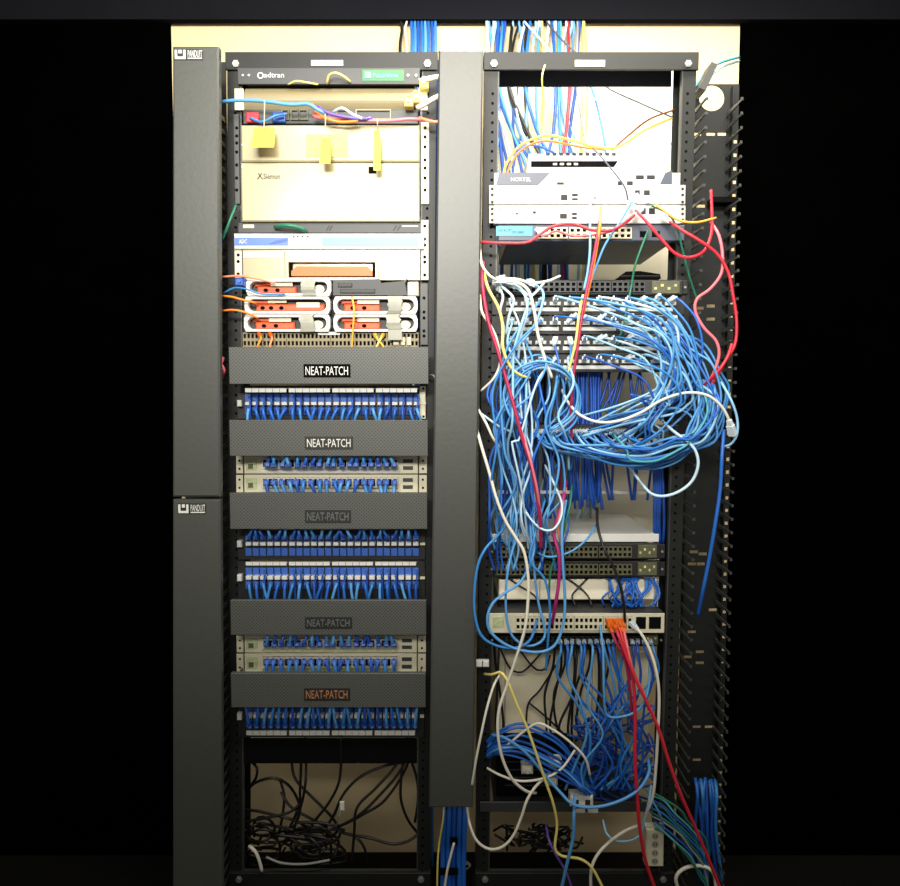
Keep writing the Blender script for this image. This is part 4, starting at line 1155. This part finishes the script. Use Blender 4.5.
cord([(739, 57, .2), (722, 62, .12), (708, 70, .08), (694, 88, .05)], 'teal', 'teal cord entering over the guide arm of the open duct', r=.0034)
cord([(739, 61, .22), (722, 67, .14), (708, 78, .10), (697, 92, .07)], 'ice', 'pale cord entering under the teal one at the open duct', r=.0034)

# ================================================================== coloured cords on the right rack
cord([(478, 242, -.06), (500, 243, -.075), (527, 242.5, -.08), (538, 236, -.08), (552, 227, -.08), (572, 224, -.08), (592, 230, -.082), (612, 230, -.08), (628, 220, -.075), (640, 210, -.06)], 'red', 'red cord running level from the central cover under the white switches', r=.0034, plug2=1)
cord([(538, 230, -.05), (545, 236, -.06), (556, 231, -.062), (575, 236, -.06), (605, 233, -.065), (622, 226, -.06), (634, 216, -.05)], 'pink', 'pink cord weaving along the ports of the slate switch', r=.0026, plug=.9)
cord([(631, 205, -.05), (645, 220, -.085), (662, 240, -.09), (676, 254, -.09), (690, 257.5, -.09), (704, 251, -.085), (711, 235, -.07), (712, 215, -.05), (711, 190, -.03)], 'red', 'red cord sagging in a deep bow from the white switches to the open duct', r=.0036, plug=1)
cord([(664, 217, -.05), (680, 229, -.08), (700, 241, -.09), (717, 254, -.09), (728, 272, -.09), (733, 295, -.09), (736.5, 320, -.09), (735, 344, -.09), (725, 362, -.09), (711, 386, -.08)], 'red', 'longest red cord falling along the outer edge of the open duct', r=.0036, plug=1)
cord([(711, 222, -.04), (719, 236, -.07), (722.5, 255, -.08), (721, 274, -.08), (710, 289, -.08), (697, 299, -.08), (695.5, 312, -.08), (704, 328, -.085), (716, 341, -.09), (719, 355, -.09), (714, 372, -.085), (709, 382, -.07)], 'pink', 'pinkish red cord kinked in an S inside the open duct', r=.0036)
cord([(703, 386, -.06), (716, 374, -.10), (727, 358, -.105), (732, 344, -.1)], 'red', 'short red cord end lying against the longest red one', r=.0036)
cord([(648, 199, -.05), (663, 210, -.07), (678, 220, -.075), (696, 222.5, -.075), (716, 218, -.05)], 'amber', 'amber cord from the white switches into the open duct', r=.0028, plug=.9)
cord([(652, 206, -.045), (668, 214, -.06), (677, 228, -.06), (682, 248, -.05), (689, 275, -.03), (697, 300, -.01)], 'green', 'green cord falling from the white switches into the open duct', r=.0024)
cord([(648, 231, -.04), (642, 246, -.055), (635, 266, -.05), (631, 288, -.04), (622, 330, -.05), (616, 345, -.04)], 'green', 'green cord hanging from the slate switch past the black adapter', r=.0026)
cord([(636, 196, -.05), (628, 208, -.06), (620, 222, -.065), (605, 245, -.065), (595, 270, -.06), (588, 290, -.05)], 'sky', 'light blue cord slanting across the underside of the slate switch', r=.0026, plug=.9)
cord([(596, 196, -.034), (592, 199, -.055), (590, 208, -.06), (590, 225, -.06), (590, 250, -.065), (588, 270, -.06), (584, 290, -.055)], 'pale', 'pale blue cord hanging straight in front of the white pair', r=.003)
cord([(601, 207, -.05), (600, 225, -.09), (597, 245, -.1), (593, 268, -.11), (588, 292, -.11), (583, 315, -.11)], 'orange_cord', 'orange cord hanging down over the slate switch into the tangle', r=.0034)
cord([(600, 220, -.08), (595, 250, -.11), (589, 280, -.12), (583, 310, -.125), (578, 345, -.125), (573, 380, -.12), (571, 410, -.11), (572, 440, -.09)], 'crimson', 'crimson cord hanging beside the orange one through the upper tangle', r=.0034)
cord([(583, 295, -.09), (579, 315, -.115), (576, 340, -.12), (571, 362, -.115), (566, 380, -.1)], 'yellow', 'pale yellow cord beside the crimson one in the upper tangle', r=.003)
cord([(483, 262, -.085), (482.5, 285, -.11), (488, 320, -.125), (498, 352, -.13), (507, 382, -.135), (515, 410, -.14), (522, 437, -.14), (530, 462, -.14), (536, 490, -.135), (540, 520, -.12), (541, 548, -.09)], 'crimson', 'crimson cord running slantwise down the whole inner side of the tangle', r=.0042)
cord([(522, 432, -.13), (529, 455, -.15), (534, 475, -.15), (538, 495, -.14), (541, 520, -.11)], 'pink', 'pink cord twisted along the crimson one over the lower tangle', r=.003)
cord([(484, 272, -.085), (488, 288, -.11), (498, 307, -.12), (502.5, 325, -.125), (503, 348, -.13), (510, 366, -.13), (520, 375, -.12), (530, 378, -.1)], 'yellow', 'pale yellow cord curving down beside the central cover into the tangle', r=.0034)
cord([(480, 250, -.08), (482, 265, -.1), (490, 276, -.1), (500, 281, -.08), (512, 283, -.06)], 'cord_white', 'white cord entering from the central cover at the head of the tangle', r=.0032, plug2=1.3)
cord([(497, 281, -.08), (515, 282, -.1), (528, 290, -.11), (534, 310, -.12), (538, 335, -.12), (544, 356, -.12), (552, 378, -.11)], 'cord_white', 'white cord crossing the jack rows towards the middle of the tangle', r=.0036, plug=1.2)
cord([(480, 295, -.08), (482, 312, -.1), (490, 325, -.115), (497, 340, -.11), (500, 362, -.1), (494, 378, -.1), (481, 391, -.08)], 'cord_white', 'white cord bulging back to the central cover in a hook', r=.003)
cord([(478, 409, -.08), (486, 423, -.12), (493, 438, -.125), (500, 448, -.1)], 'cord_white', 'short white cord poking from the central cover at the middle of the tangle', r=.003)
cord([(479, 412, -.08), (490, 420, -.1), (500, 427, -.1), (512, 432, -.09)], 'ice', 'short pale cord beside the short white one at the central cover', r=.0026)
cord([(477, 430, -.08), (482, 448, -.12), (490, 475, -.13), (496, 497, -.135), (505, 520, -.135), (516, 538, -.135), (524, 552, -.135), (528, 575, -.135), (528, 600, -.135), (525, 628, -.135), (517, 655, -.13), (507, 685, -.12), (499, 710, -.12), (498, 735, -.12), (503, 760, -.115), (513, 780, -.11), (526, 791, -.1), (536, 793, -.08)], 'cord_white', 'longest white cord snaking down the inner side of the tangled rack', r=.0036)
cord([(484, 674, -.05), (492, 674.5, -.09), (501, 672.5, -.11), (508, 682, -.12), (516, 702, -.12), (526, 725, -.12), (535, 750, -.12), (545, 780, -.115), (553, 803, -.11), (557, 825, -.1), (555, 848, -.1), (562, 856, -.1), (580, 859, -.1), (592, 868, -.1), (604, 890, -.1)], 'yellow', 'cream cord falling from a hook to the floor of the tangled rack', r=.0033)
cord([(501, 673, -.08), (494, 685, -.1), (487, 708, -.115), (481, 735, -.12), (476, 760, -.115), (472, 785, -.1)], 'cord_white', 'grey-white cord drifting over the lower end of the central cover', r=.003)
cord([(467, 806, -.06), (470, 825, -.08), (477, 841, -.09), (489, 849, -.095), (502, 847, -.1), (513, 836, -.1), (521, 818, -.1), (528, 798, -.1), (540, 782, -.08), (556, 772, -.05)], 'cord_white', 'white cord sagging in a U below the dark shelf', r=.0034)
cord([(637, 826, -.03), (625, 831, -.05), (608, 843, -.07), (596, 857, -.08), (591, 872, -.085), (591, 895, -.08)], 'cord_white', 'white cord arching from the outlet box to the floor', r=.0038)
cord([(632, 624, -.075), (640, 632, -.1), (649, 648, -.11), (656, 670, -.12), (659, 695, -.12), (658, 730, -.12), (656, 765, -.11), (653, 795, -.1), (647, 812, -.08), (642, 824, -.05)], 'cord_white', 'white cord bowing down the outer side from the white-faced switch', r=.0036, plug=1)
cord([(562, 390, -.05), (568, 402, -.1), (580, 415, -.13), (598, 422, -.14), (618, 421, -.145), (640, 413, -.15), (662, 400, -.15), (685, 393, -.15), (706, 395, -.15), (720, 405, -.145), (728, 418, -.14), (732, 432, -.13)], 'cord_white', 'white cord swinging in a long wave to the outer edge of the open duct', r=.0033, plug2=1.4)
cord([(507, 745, -.06), (535, 724, -.07), (550, 728, -.08), (570, 742, -.085), (585, 758, -.085), (590, 775, -.07)], 'cord_white', 'grey-white cord arching over the low blue heap', r=.003)
cord([(487, 768, -.05), (500, 775, -.07), (520, 781, -.08), (545, 778, -.08), (562, 768, -.07), (575, 750, -.05)], 'cord_white', 'white cord lying flat across the low blue loops', r=.003)
for i, (pts, w_) in enumerate((
    ([(496, 283, -.05), (506, 290, -.09), (514, 300, -.1), (509, 316, -.1), (506, 335, -.08)], 'ice'),
    ([(500, 279, -.05), (516, 279, -.09), (532, 283, -.1), (548, 281, -.1), (560, 276, -.07)], 'cord_white'),
    ([(508, 281, -.05), (520, 288, -.09), (530, 296, -.1), (538, 290, -.1), (545, 282, -.07)], 'ice'),
    ([(498, 286, -.05), (503, 297, -.09), (500, 312, -.1), (504, 330, -.09), (500, 350, -.07)], 'cord_white'),
    ([(510, 284, -.05), (524, 294, -.1), (527, 312, -.11), (521, 335, -.1), (518, 360, -.08)], 'ice'),
    ([(530, 282, -.05), (543, 292, -.1), (540, 312, -.11), (530, 332, -.1), (512, 352, -.08)], 'pale'))):
    cord(pts, w_, ('whitish' if w_ != 'pale' else 'pale blue') + f' cord in the pale knot heading the tangle, {NUM[i]} from the outside', r=.003, plug=1.2, group='pale knot at the head of the tangle')
# reds at the low switch
cord([(613, 622, -.075), (618, 634, -.11), (626, 655, -.12), (637, 682, -.13), (650, 709, -.13), (660, 733, -.13), (669, 762, -.13), (681, 795, -.13), (694, 825, -.12), (708, 858, -.11), (720, 888, -.1)], 'red', 'red cord slanting from the white-faced switch down across the open duct', r=.0040, plug=1.2, plug_m='orange')
cord([(618, 622, -.075), (623, 640, -.105), (630, 665, -.11), (634, 690, -.115), (635, 720, -.115), (635, 760, -.115), (637, 795, -.11), (640, 830, -.1), (646, 862, -.09), (656, 892, -.08)], 'red', 'red cord dropping straight from the white-faced switch past the outlet box', r=.0042, plug=1.2, plug_m='orange')
cord([(622, 622, -.075), (627, 645, -.11), (633, 670, -.12), (642, 690, -.12), (649, 710, -.115)], 'pink', 'pinkish cord between the two low red cords', r=.0032, plug=1.2, plug_m='orange')
cord([(609, 622, -.075), (615, 640, -.1), (625, 660, -.105), (630, 690, -.1), (632, 720, -.09)], 'crimson', 'short crimson cord behind the two low red cords', r=.0034, plug=1.2, plug_m='orange')
cord([(597, 508, -.02), (598, 528, -.07), (604, 548, -.1), (614, 568, -.105), (621, 588, -.105), (624, 608, -.1), (625, 625, -.075)], 'black_cord', 'black cord hanging from the white shelf to the white-faced switch', name='power_cable', r=.0034)
cord([(566, 480, -.05), (563, 500, -.09), (557, 520, -.1), (554, 535, -.1), (559, 555, -.11), (559, 580, -.11), (556, 602, -.11), (552, 625, -.08)], 'magenta', 'magenta cord crossing both olive switches down to the white-faced one', r=.0042)
cord([(566, 488, -.07), (562, 508, -.1), (558, 525, -.1), (561, 545, -.09)], 'salmon', 'short orange-red cord above the magenta one', r=.003)
cord([(572, 485, -.05), (570, 505, -.08), (565, 525, -.085), (562, 540, -.08), (551, 570, -.08), (549, 600, -.07)], 'green', 'green cord slipping behind the magenta one at the olive switches', r=.0026)

# blue feature cords on the right rack
BF = [
 ([(508, 520, -.05), (500, 533, -.1), (486, 548, -.125), (478, 565, -.13), (474.5, 590, -.13), (475, 615, -.13), (481, 635, -.13), (495, 645, -.13), (515, 648, -.125), (530, 640, -.11), (537, 620, -.075)], 'azure', 'blue cord ballooning over the central cover beside the low switch', .0032),
 ([(532, 520, -.05), (534, 550, -.09), (522, 580, -.11), (505, 593, -.12), (493, 603, -.125), (487.5, 617, -.13), (490, 631, -.13), (503, 643, -.13), (520, 650, -.13), (540, 652, -.13), (555, 645, -.13), (563, 625, -.125), (565, 600, -.12), (563, 565, -.12), (562, 530, -.11), (566, 500, -.08)], 'sky', 'light blue cord drawing a full circle before the white-faced switch', .0034),
 ([(519, 530, -.05), (510, 560, -.1), (506, 590, -.11), (507, 620, -.11), (514, 638, -.11), (530, 646, -.11), (545, 635, -.1), (538, 600, -.09), (533, 560, -.08), (530, 520, -.06)], 'sky', 'light blue cord making a narrow U before the olive switches', .003),
 ([(545, 500, -.05), (535, 535, -.1), (530, 560, -.11), (545, 580, -.115), (550, 610, -.11), (548, 640, -.1), (546, 670, -.08)], 'azure', 'blue cord wriggling past the olive switches', .003),
 ([(518, 490, -.02), (526, 512, -.08), (540, 528, -.115), (552, 530, -.12), (560, 520, -.115), (562, 505, -.1), (556, 488, -.07), (545, 465, -.02)], 'ice', 'pale lilac cord hanging as a small hammock above the olive switches', .0028),
 ([(596, 525, -.04), (586, 540, -.08), (570, 552, -.09), (550, 557, -.09), (538, 553, -.07)], 'sky', 'light blue cord sagging from the white shelf over the olive switches', .0026),
 ([(724, 430, -.10), (722, 455, -.12), (720, 490, -.12), (715, 525, -.12), (709, 560, -.11), (703, 590, -.1), (698, 615, -.06)], 'blue', 'blue cord hanging free down the middle of the open duct', .0042),
 ([(660, 418, -.06), (672, 430, -.12), (688, 442, -.14), (696, 452, -.145), (698, 466, -.145), (692, 481, -.14), (680, 491, -.14), (665, 496, -.14), (652, 494, -.13), (642, 484, -.1), (630, 468, -.06), (615, 450, -.02)], 'ice', 'pale cord forming a teardrop loop below the yellow-lit switch', .0034),
 ([(721, 382, -.10), (731, 400, -.12), (737, 418, -.12), (737, 434, -.12), (731, 444, -.115), (722, 447, -.1)], 'pale', 'pale blue cord curled at the outermost edge of the open duct', .0028),
 ([(600, 625, -.075), (603, 650, -.1), (604, 690, -.11), (607, 715, -.1), (625, 716, -.11), (640, 708, -.11), (648, 690, -.1), (650, 660, -.08)], 'sky', 'light blue cord with a shallow bowl below the white-faced switch', .003),
 ([(648, 758, -.05), (649, 772, -.09), (640, 788, -.11), (624, 799, -.12), (603, 806, -.125), (584, 807, -.125), (571, 803, -.12), (560, 792, -.1), (545, 775, -.08), (525, 752, -.08), (505, 738, -.07), (492, 735, -.05)], 'sky', 'light blue cord sweeping in a long bow above the dark shelf', .0038),
 ([(575, 795, -.09), (574, 815, -.12), (573, 838, -.12), (567, 864, -.12), (560, 895, -.11)], 'sky', 'light blue cord dropping from the white jack box to the floor', .004),
 ([(546, 825, -.03), (549, 840, -.07), (556, 855, -.085), (566, 872, -.09), (574, 895, -.09)], 'violet', 'violet-blue cord sloping to the floor beneath the dark shelf', .003),
 ([(603, 820, -.02), (607, 834, -.05), (617, 841, -.06), (632, 840, -.05), (642, 833, -.03)], 'pale', 'pale cord draped behind the white arch near the outlet box', .0026),
 ([(647, 790, -.05), (652, 800, -.08), (660, 815, -.08), (664, 829, -.05)], 'sky', 'short light blue cord ending on the outlet box', .0026),
 ([(640, 842, -.06), (644, 822, -.075), (649, 800, -.08), (651, 785, -.06)], 'pale', 'short pale cord rising beside the outlet box', .0028),
]
for pts, m_, lab, rr in BF: cord(pts, m_, lab, r=rr)

# ================================================================== the tangle: one cord after another
TONE = {'blue': 'blue', 'deep': 'dark blue', 'sky': 'sky blue', 'pale': 'pale blue', 'ice': 'whitish blue', 'azure': 'mid blue', 'teal': 'teal'}
PANEL = ['topmost', 'second', 'third', 'lowest']
def jr(q, i): return JX[i], (300, 320, 339.5, 358.5)[q]
# A: out of the jack rows, over to the open duct and back in wide loops
for q in range(4):
    for i in range(12):
        x, y = jr(q, i)
        m_ = random.choice(['sky', 'pale', 'sky', 'azure', 'blue', 'pale', 'ice', 'ice' if q < 2 else 'deep', 'azure'])
        lay = -.05 - rnd(0, .10)
        lab_t = f'{TONE[m_]} cord in {NUM[11 - i]} white jack from open duct, {PANEL[q]} panel of tangle'
        if i >= 5 or (q < 2 and i >= 3):
            xr_ = min(706, 652 + (i - 3) * 4.6 + rnd(-8, 22)); ym = y + 30 + rnd(-6, 26)
            yb = 398 + rnd(-10, 26); xe = rnd(575, 662)
            pts = [(x, y, -.026), (x + 4, y - 2 + rnd(-2, 1), lay * .6), (x + (xr_ - x) * .42, y + (ym - y) * .16 + rnd(-3, 2), lay), (x + (xr_ - x) * .82, y + (ym - y) * .55, lay - .01), (xr_, ym + 10, lay - .01),
                   (xr_ - 6, (ym + yb) / 2 + 8, lay), (xr_ - 22 + rnd(-5, 5), yb + 6, lay), ((xr_ + xe) / 2 - 6, yb + 16, lay + .01), (xe, yb + 24 + rnd(0, 10), lay * .5)]
        elif i < 4 and rnd(0, 1) < .75:
            xs = rnd(492, 530)
            pts = [(x, y, -.026), (x - 2, y + 3, lay * .7), (x - (x - xs) * .5, y + 24, lay), (xs, y + 62 + rnd(0, 20), lay), (xs + rnd(-8, 12), 440 + rnd(-5, 10), lay), (xs + rnd(-6, 14), 485, lay + .02), (xs + rnd(-6, 14), 520 + rnd(0, 8), lay * .5), (xs + rnd(0, 10), 550, -.03)]
        else:
            xs = x + rnd(-35, 20)
            pts = [(x, y, -.026), (x + rnd(-2, 2), y + 4, lay * .7), (x + rnd(-6, 6), y + 26, lay), ((x + xs) / 2 + rnd(-8, 8), y + 55, lay), (xs, 418 + rnd(-8, 12), lay), (xs + rnd(-12, 12), 445, lay * .7), (xs + rnd(-10, 10), 470, lay * .4)]
        cord(pts, m_, lab_t, r=rnd(.0024, .003), plug=1.05, group='cords in the white jacks of the tangle')
# B: hammock loops under the yellow-lit switch that climb round the duct
for i in range(24):
    m_ = random.choice(['sky', 'azure', 'sky', 'pale', 'blue', 'azure', 'teal'])
    x = 533 + i * 4.2; s = rnd(0, 1); lay = -.06 - rnd(0, .09)
    sag = 444 + s * 24; out = 700 + rnd(0, 33)
    if i % 3 == 0:
        pts = [(x, 431, -.022), (x + 4, 436, lay * .7), (x + 18, 442 + s * 10, lay), (612 + i, sag, lay - .01), (648 + i * .5, sag + 2, lay - .01), (682, sag - 8, lay), (out - 14, 434 + rnd(-6, 6), lay), (out, 405 + rnd(-14, 10), lay), (out - 8, 375 + rnd(-10, 8), lay), (out - 26, 345 + rnd(-8, 8), lay + .02), (668, 328 + rnd(-10, 8), lay * .6)]
    else:
        pts = [(x, 431, -.022), (x + 3, 437, lay * .7), (x + 14, 444 + s * 8, lay), (600 + i * 1.6, sag, lay - .005), (636 + i, sag + 1, lay - .005), (670 + i * .4, sag - 8 + rnd(-3, 3), lay), (694 + rnd(-5, 22), 432 + rnd(-6, 10), lay), (704 + rnd(-6, 20), 404 + rnd(-8, 12), lay * .8), (694 + rnd(0, 20), 380, lay * .5)]
    cord(pts, m_, f'{TONE[m_]} hammock cord on the half-buried switch, {NUM[i]} from the central cover', r=rnd(.0024, .003), plug=.9, group='hammock cords of the half-buried switch')
# C: long hanging strands on the inner side
for i in range(16):
    m_ = random.choice(['azure', 'blue', 'sky', 'pale', 'deep', 'ice', 'pale'])
    x = 494 + i * 4.4; lay = -.03 - rnd(0, .08)
    pts = [(x + rnd(-4, 8), 366, lay * .6), (x + rnd(-8, 8), 395, lay), (x + rnd(-9, 9), 425, lay), (x + rnd(-8, 8), 460, lay), (x + rnd(-8, 8), 495, lay), (x + rnd(-10, 10), 522, lay), (x + rnd(-8, 8), 548, -.045), (x + rnd(-6, 6), 571, -.03)]
    cord(pts, m_, f'{TONE[m_]} strand hanging to the olive switches, {NUM[i]} from the central cover', r=rnd(.0024, .0032), group='strands hanging to the olive switches')
# D: round loops beside the middle
for i in range(8):
    m_ = ['sky', 'pale', 'azure', 'sky', 'deep', 'pale', 'azure', 'sky'][i]
    cx, cy = 540 + rnd(-6, 6), 398 + rnd(-8, 8); rx, ry = 26 + i * 1.6, 34 + rnd(-4, 6); lay = -.075 - i * .007
    a0 = -2.4 + rnd(-.3, .3)
    pts = [(cx + rx * math.cos(a0 - k * .72), cy - ry * math.sin(a0 - k * .72) * .95, lay) for k in range(8)]
    pts = [(pts[0][0] - 4, pts[0][1] - 22, lay * .6)] + pts
    cord([(a, b, c) for a, b, c in pts], m_, f'{TONE[m_]} cord coiled in a ring beside the jack rows, {NUM[i]} ring from the back', r=.0028, group='ring coils in the tangle')
# E: below the white-faced switch
for i in range(16):
    m_ = random.choice(['azure', 'blue', 'sky', 'blue', 'deep'])
    x = 560 + i * 6; lay = -.05 - rnd(0, .05)
    xe = 585 + rnd(0, 62)
    pts = [(x, 641, -.03), (x + rnd(-2, 4), 650, lay), (x + rnd(-4, 10), 676, lay), ((x + xe) / 2 + rnd(-10, 10), 705, lay), (xe + rnd(-8, 8), 735, lay), (xe + rnd(-14, 10), 765, lay * .8), (xe + rnd(-30, 5), 790, lay * .6)]
    cord(pts, m_, f'{TONE[m_]} cord to the low heap, {NUM[i]} socket of the black switch', r=rnd(.0026, .0034), plug=.9, group='cords falling to the low heap')
# F: low blue loops in front of the power unit
for i in range(14):
    m_ = ['blue', 'deep', 'blue', 'azure', 'sky', 'blue', 'deep'][i % 7]
    lay = -.02 - i * .0045; dy = i * 3.2; k = rnd(-6, 6)
    pts = [(486 + rnd(0, 4), 742 + dy * .4, lay * .5), (498, 734 + dy * .5 + k * .4, lay), (520, 729 + dy * .7 + k, lay), (545, 737 + dy * .8 + k, lay), (565, 752 + dy * .7 + k, lay), (580, 772 + dy * .4, lay), (588 + rnd(-8, 8), 795, lay * .8)]
    cord(pts, m_, f'{TONE[m_]} cord arching over the black power unit, {NUM[i]} from the top', r=rnd(.0026, .0034), group='arching cords of the low heap')
# G: black cords hanging in front of the beige box
for i, (a, b) in enumerate(((489, 488), (494, 497), (500, 495), (555, 545), (560, 552), (565, 560), (572, 569), (578, 566), (584, 572), (590, 585), (597, 604), (606, 612))):
    lay = .02 + rnd(-.02, .05)
    cord([(a, 640, .03), (a + rnd(-3, 3), 665, lay), ((a + b) / 2 + rnd(-10, 6), 695, lay), (b + rnd(-8, 8), 730, lay), (b + rnd(-4, 14), 752, lay)], 'black_cord', f'black power cord before the beige box, {NUM[i]} from the central cover', name='power_cable', r=.0032, step=.01, group='power cords before the beige box')
for pts, lab in (([(500, 648, .07), (510, 668, .06), (522, 672, .06), (535, 660, .06), (545, 648, .06)], 'black cord looping small at the top of the beige box'),
                 ([(520, 650, .06), (527, 660, .05), (537, 670, .05), (546, 668, .05), (550, 655, .06)], 'black cord curl before the beige box top'),
                 ([(556, 665, .05), (540, 690, .05), (528, 705, .05), (526, 738, .06)], 'black cord slanting across the beige box face'),
                 ([(528, 702, .06), (545, 716, .05), (562, 732, .05), (575, 745, .05)], 'black cord slanting low towards the blue heap')):
    cord(pts, 'black_cord', lab, name='power_cable', r=.0026, step=.01)
# H: cords at the foot of the open duct
for i in range(10):
    m_ = ['green', 'teal', 'deep', 'green', 'blue', 'green', 'grey_cord', 'deep', 'teal', 'green'][i]
    y = 798 + i * 4
    nm = TONE.get(m_, {'green': 'green', 'grey_cord': 'grey'}.get(m_))
    cord([(652 + rnd(-2, 2), y - 6, -.02), (664, y + 1 + rnd(-3, 3), -.04), (678 + rnd(-3, 3), y + 12, -.05), (690, y + 26, -.04), (702 + rnd(-5, 5), y + 44, -.03), (708, 888, -.02)], m_, f'{nm} cord crossing to the foot of the open duct, {NUM[i]} from the top', r=.0026, group='cords crossing at the foot of the open duct')
p = P(706, 800, .04)
t = thing('cable_bundle', (p.x, .04, p.z), 'blue cable bunch stuffed into the foot of the open duct', 'cable bundle')
for i in range(9):
    a = 697 + i * 2.6
    MB().tube(spline([P(a - 1 + rnd(-2, 2), 777 + rnd(0, 4), .05), P(a + rnd(-2, 2), 795, .02 + rnd(-.01, .02)), P(a + rnd(-4, 4), 830, .03 + rnd(-.01, .02)), P(a + rnd(-5, 5), 880, .04)], .012), .0042, 7).build('cable', ['blue', 'deep', 'azure'][i % 3], t)
cord([(680, 895, -.02), (676, 878, -.03), (685, 868, -.03), (702, 866, -.03), (714, 874, -.03), (716, 895, -.02)], 'cord_white', 'cream cord loop on the floor below the open duct', r=.0045)
p = P(484, 664, -.08)
# white label clip stuck beside the hook at the central cover
t = thing('label_clip', (p.x, -.06, p.z), 'white clip stuck out at the lower part of the central cover', 'clip')
x0, x1, z0, z1 = rect(476, 660.5, 489, 667, -.07)
MB().rbox(x0, x1, -.072, -.06, z0, z1, .002).build('body', 'white', t)
MB().box((x0 + x1) / 2 - .001, (x0 + x1) / 2 + .001, -.0735, -.0721, z0, z1).build('slit', 'ink', t)

# what nobody could count: the deep mass of blue behind the traced cords
tg = MB(); 
for i in range(54):
    if i < 20:
        a = 572 + (i % 10) * 3; yy = .03 + (i // 10) * .012
        pts = [P(a, 365, yy), P(a + rnd(-2, 2), 410, yy), P(a + rnd(-3, 3) , 460, yy - .01), P(a + rnd(-4, 4) + 2, 505 + rnd(-10, 6), yy)]
    elif i < 30:
        a = 654 + (i % 5) * 2.2; pts = [P(a - 2, 445, .02), P(a, 480, .02), P(a + rnd(-2, 2), 520, .02), P(a, 545, .03)]
    elif i < 44:
        a = 506 + rnd(0, 34); pts = [P(a, 365, rnd(.0, .05)), P(a + rnd(-6, 6), 410, rnd(.0, .05)), P(a + rnd(-6, 6), 450, rnd(.0, .05)), P(a + rnd(-6, 6), 500, rnd(.0, .05)), P(a + rnd(-6, 6), 530, .02)]
    else:
        a = 596 + rnd(0, 50); b = min(rnd(-40, 40), 652 - a); pts = [P(a, 372, .05), P(a + b * .3, 395, .04), P(a + b * .8, 425, .05), P(a + b, 455, .05), P(a + b * .6, 500, .06)]
    tg.tube(spline(pts, .02), .0032, 6, 0)
tg.build('cable_mass', 'deep', None, label='deep mass of blue cables hanging behind the traced cords', category='cables', kind='stuff')
tg = MB()
for i in range(30):
    cx, cy = rnd(585, 645), rnd(725, 790); lay = rnd(-.04, .06)
    pts = [P(min(max(cx + rnd(-26, 26), 560), 655), min(max(cy + rnd(-24, 24), 700), 800), lay + rnd(-.02, .02)) for k in range(5)]
    tg.tube(spline(pts, .015), .003, 6)
tg.build('cable_heap', 'deep', None, label='dark blue heap of cables at the bottom of the tangled rack', category='cables', kind='stuff')
tg = MB()
for i in range(22):
    a = 490 + rnd(0, 60); pts = [P(a, 822 + rnd(0, 20), .05 + rnd(-.05, .05)), P(a + rnd(-14, 20), 830 + rnd(-5, 20), .05 + rnd(-.05, .05)), P(a + rnd(10, 30), 838 + rnd(-12, 12), .05), P(a + rnd(-10, 45), 850 + rnd(-16, 4), .06)]
    tg.tube(spline(pts, .015), .003, 6)
tg.build('cable_heap', 'black_cord', None, label='black cables knotted under the dark shelf of the tangled rack', category='cables', kind='stuff')
tg = MB()
for i in range(26):
    a = 606 + rnd(0, 48); z = rnd(578, 600); pts = [P(a, 578, -.008), P(a + rnd(-8, 8), 588, -.010 - rnd(0, .02)), P(a + rnd(-10, 6), 598, -.012 - rnd(0, .03)), P(a + rnd(-8, 8), 607, -.014 - rnd(0, .02))]
    tg.tube(spline(pts, .01), .0026, 6)
tg.build('cable_mass', 'blue', None, label='blue cable bunch in the light gap behind the olive switches', category='cables', kind='stuff')

# ================================================================== light
def area(name, loc, target, size, power, color):
    l = bpy.data.lights.new(name, 'AREA'); l.shape = 'RECTANGLE'; l.size, l.size_y = size; l.energy = power; l.color = color
    o = bpy.data.objects.new(name, l); COL.objects.link(o); o.location = loc
    o.rotation_euler = (Vector(target) - Vector(loc)).to_track_quat('-Z', 'Y').to_euler()
    return o
area('ceiling_lamp', (.36, -.12, 2.47), (.36, .05, 0), (1.0, .12), 12, (1.0, .93, .80))
area('ceiling_lamp', (.05, -1.05, 2.46), (.05, .3, 2.0), (1.2, .2), 17, (1.0, .95, .85))
l3 = area('ceiling_lamp', (-.25, -2.7, 2.35), (-.05, 0, 2.0), (1.3, .35), 11, (1.0, .96, .88))
l3.data.spread = math.radians(62)
w = bpy.data.worlds.new('room_fill'); SC.world = w; w.use_nodes = True
bg = w.node_tree.nodes['Background']; bg.inputs[0].default_value = (1.0, .95, .86, 1); bg.inputs[1].default_value = .24

vs = SC.view_settings
vs.view_transform = 'Standard'; vs.look = 'None'; vs.gamma = 1; vs.use_curve_mapping = False
vs.exposure = 0.6
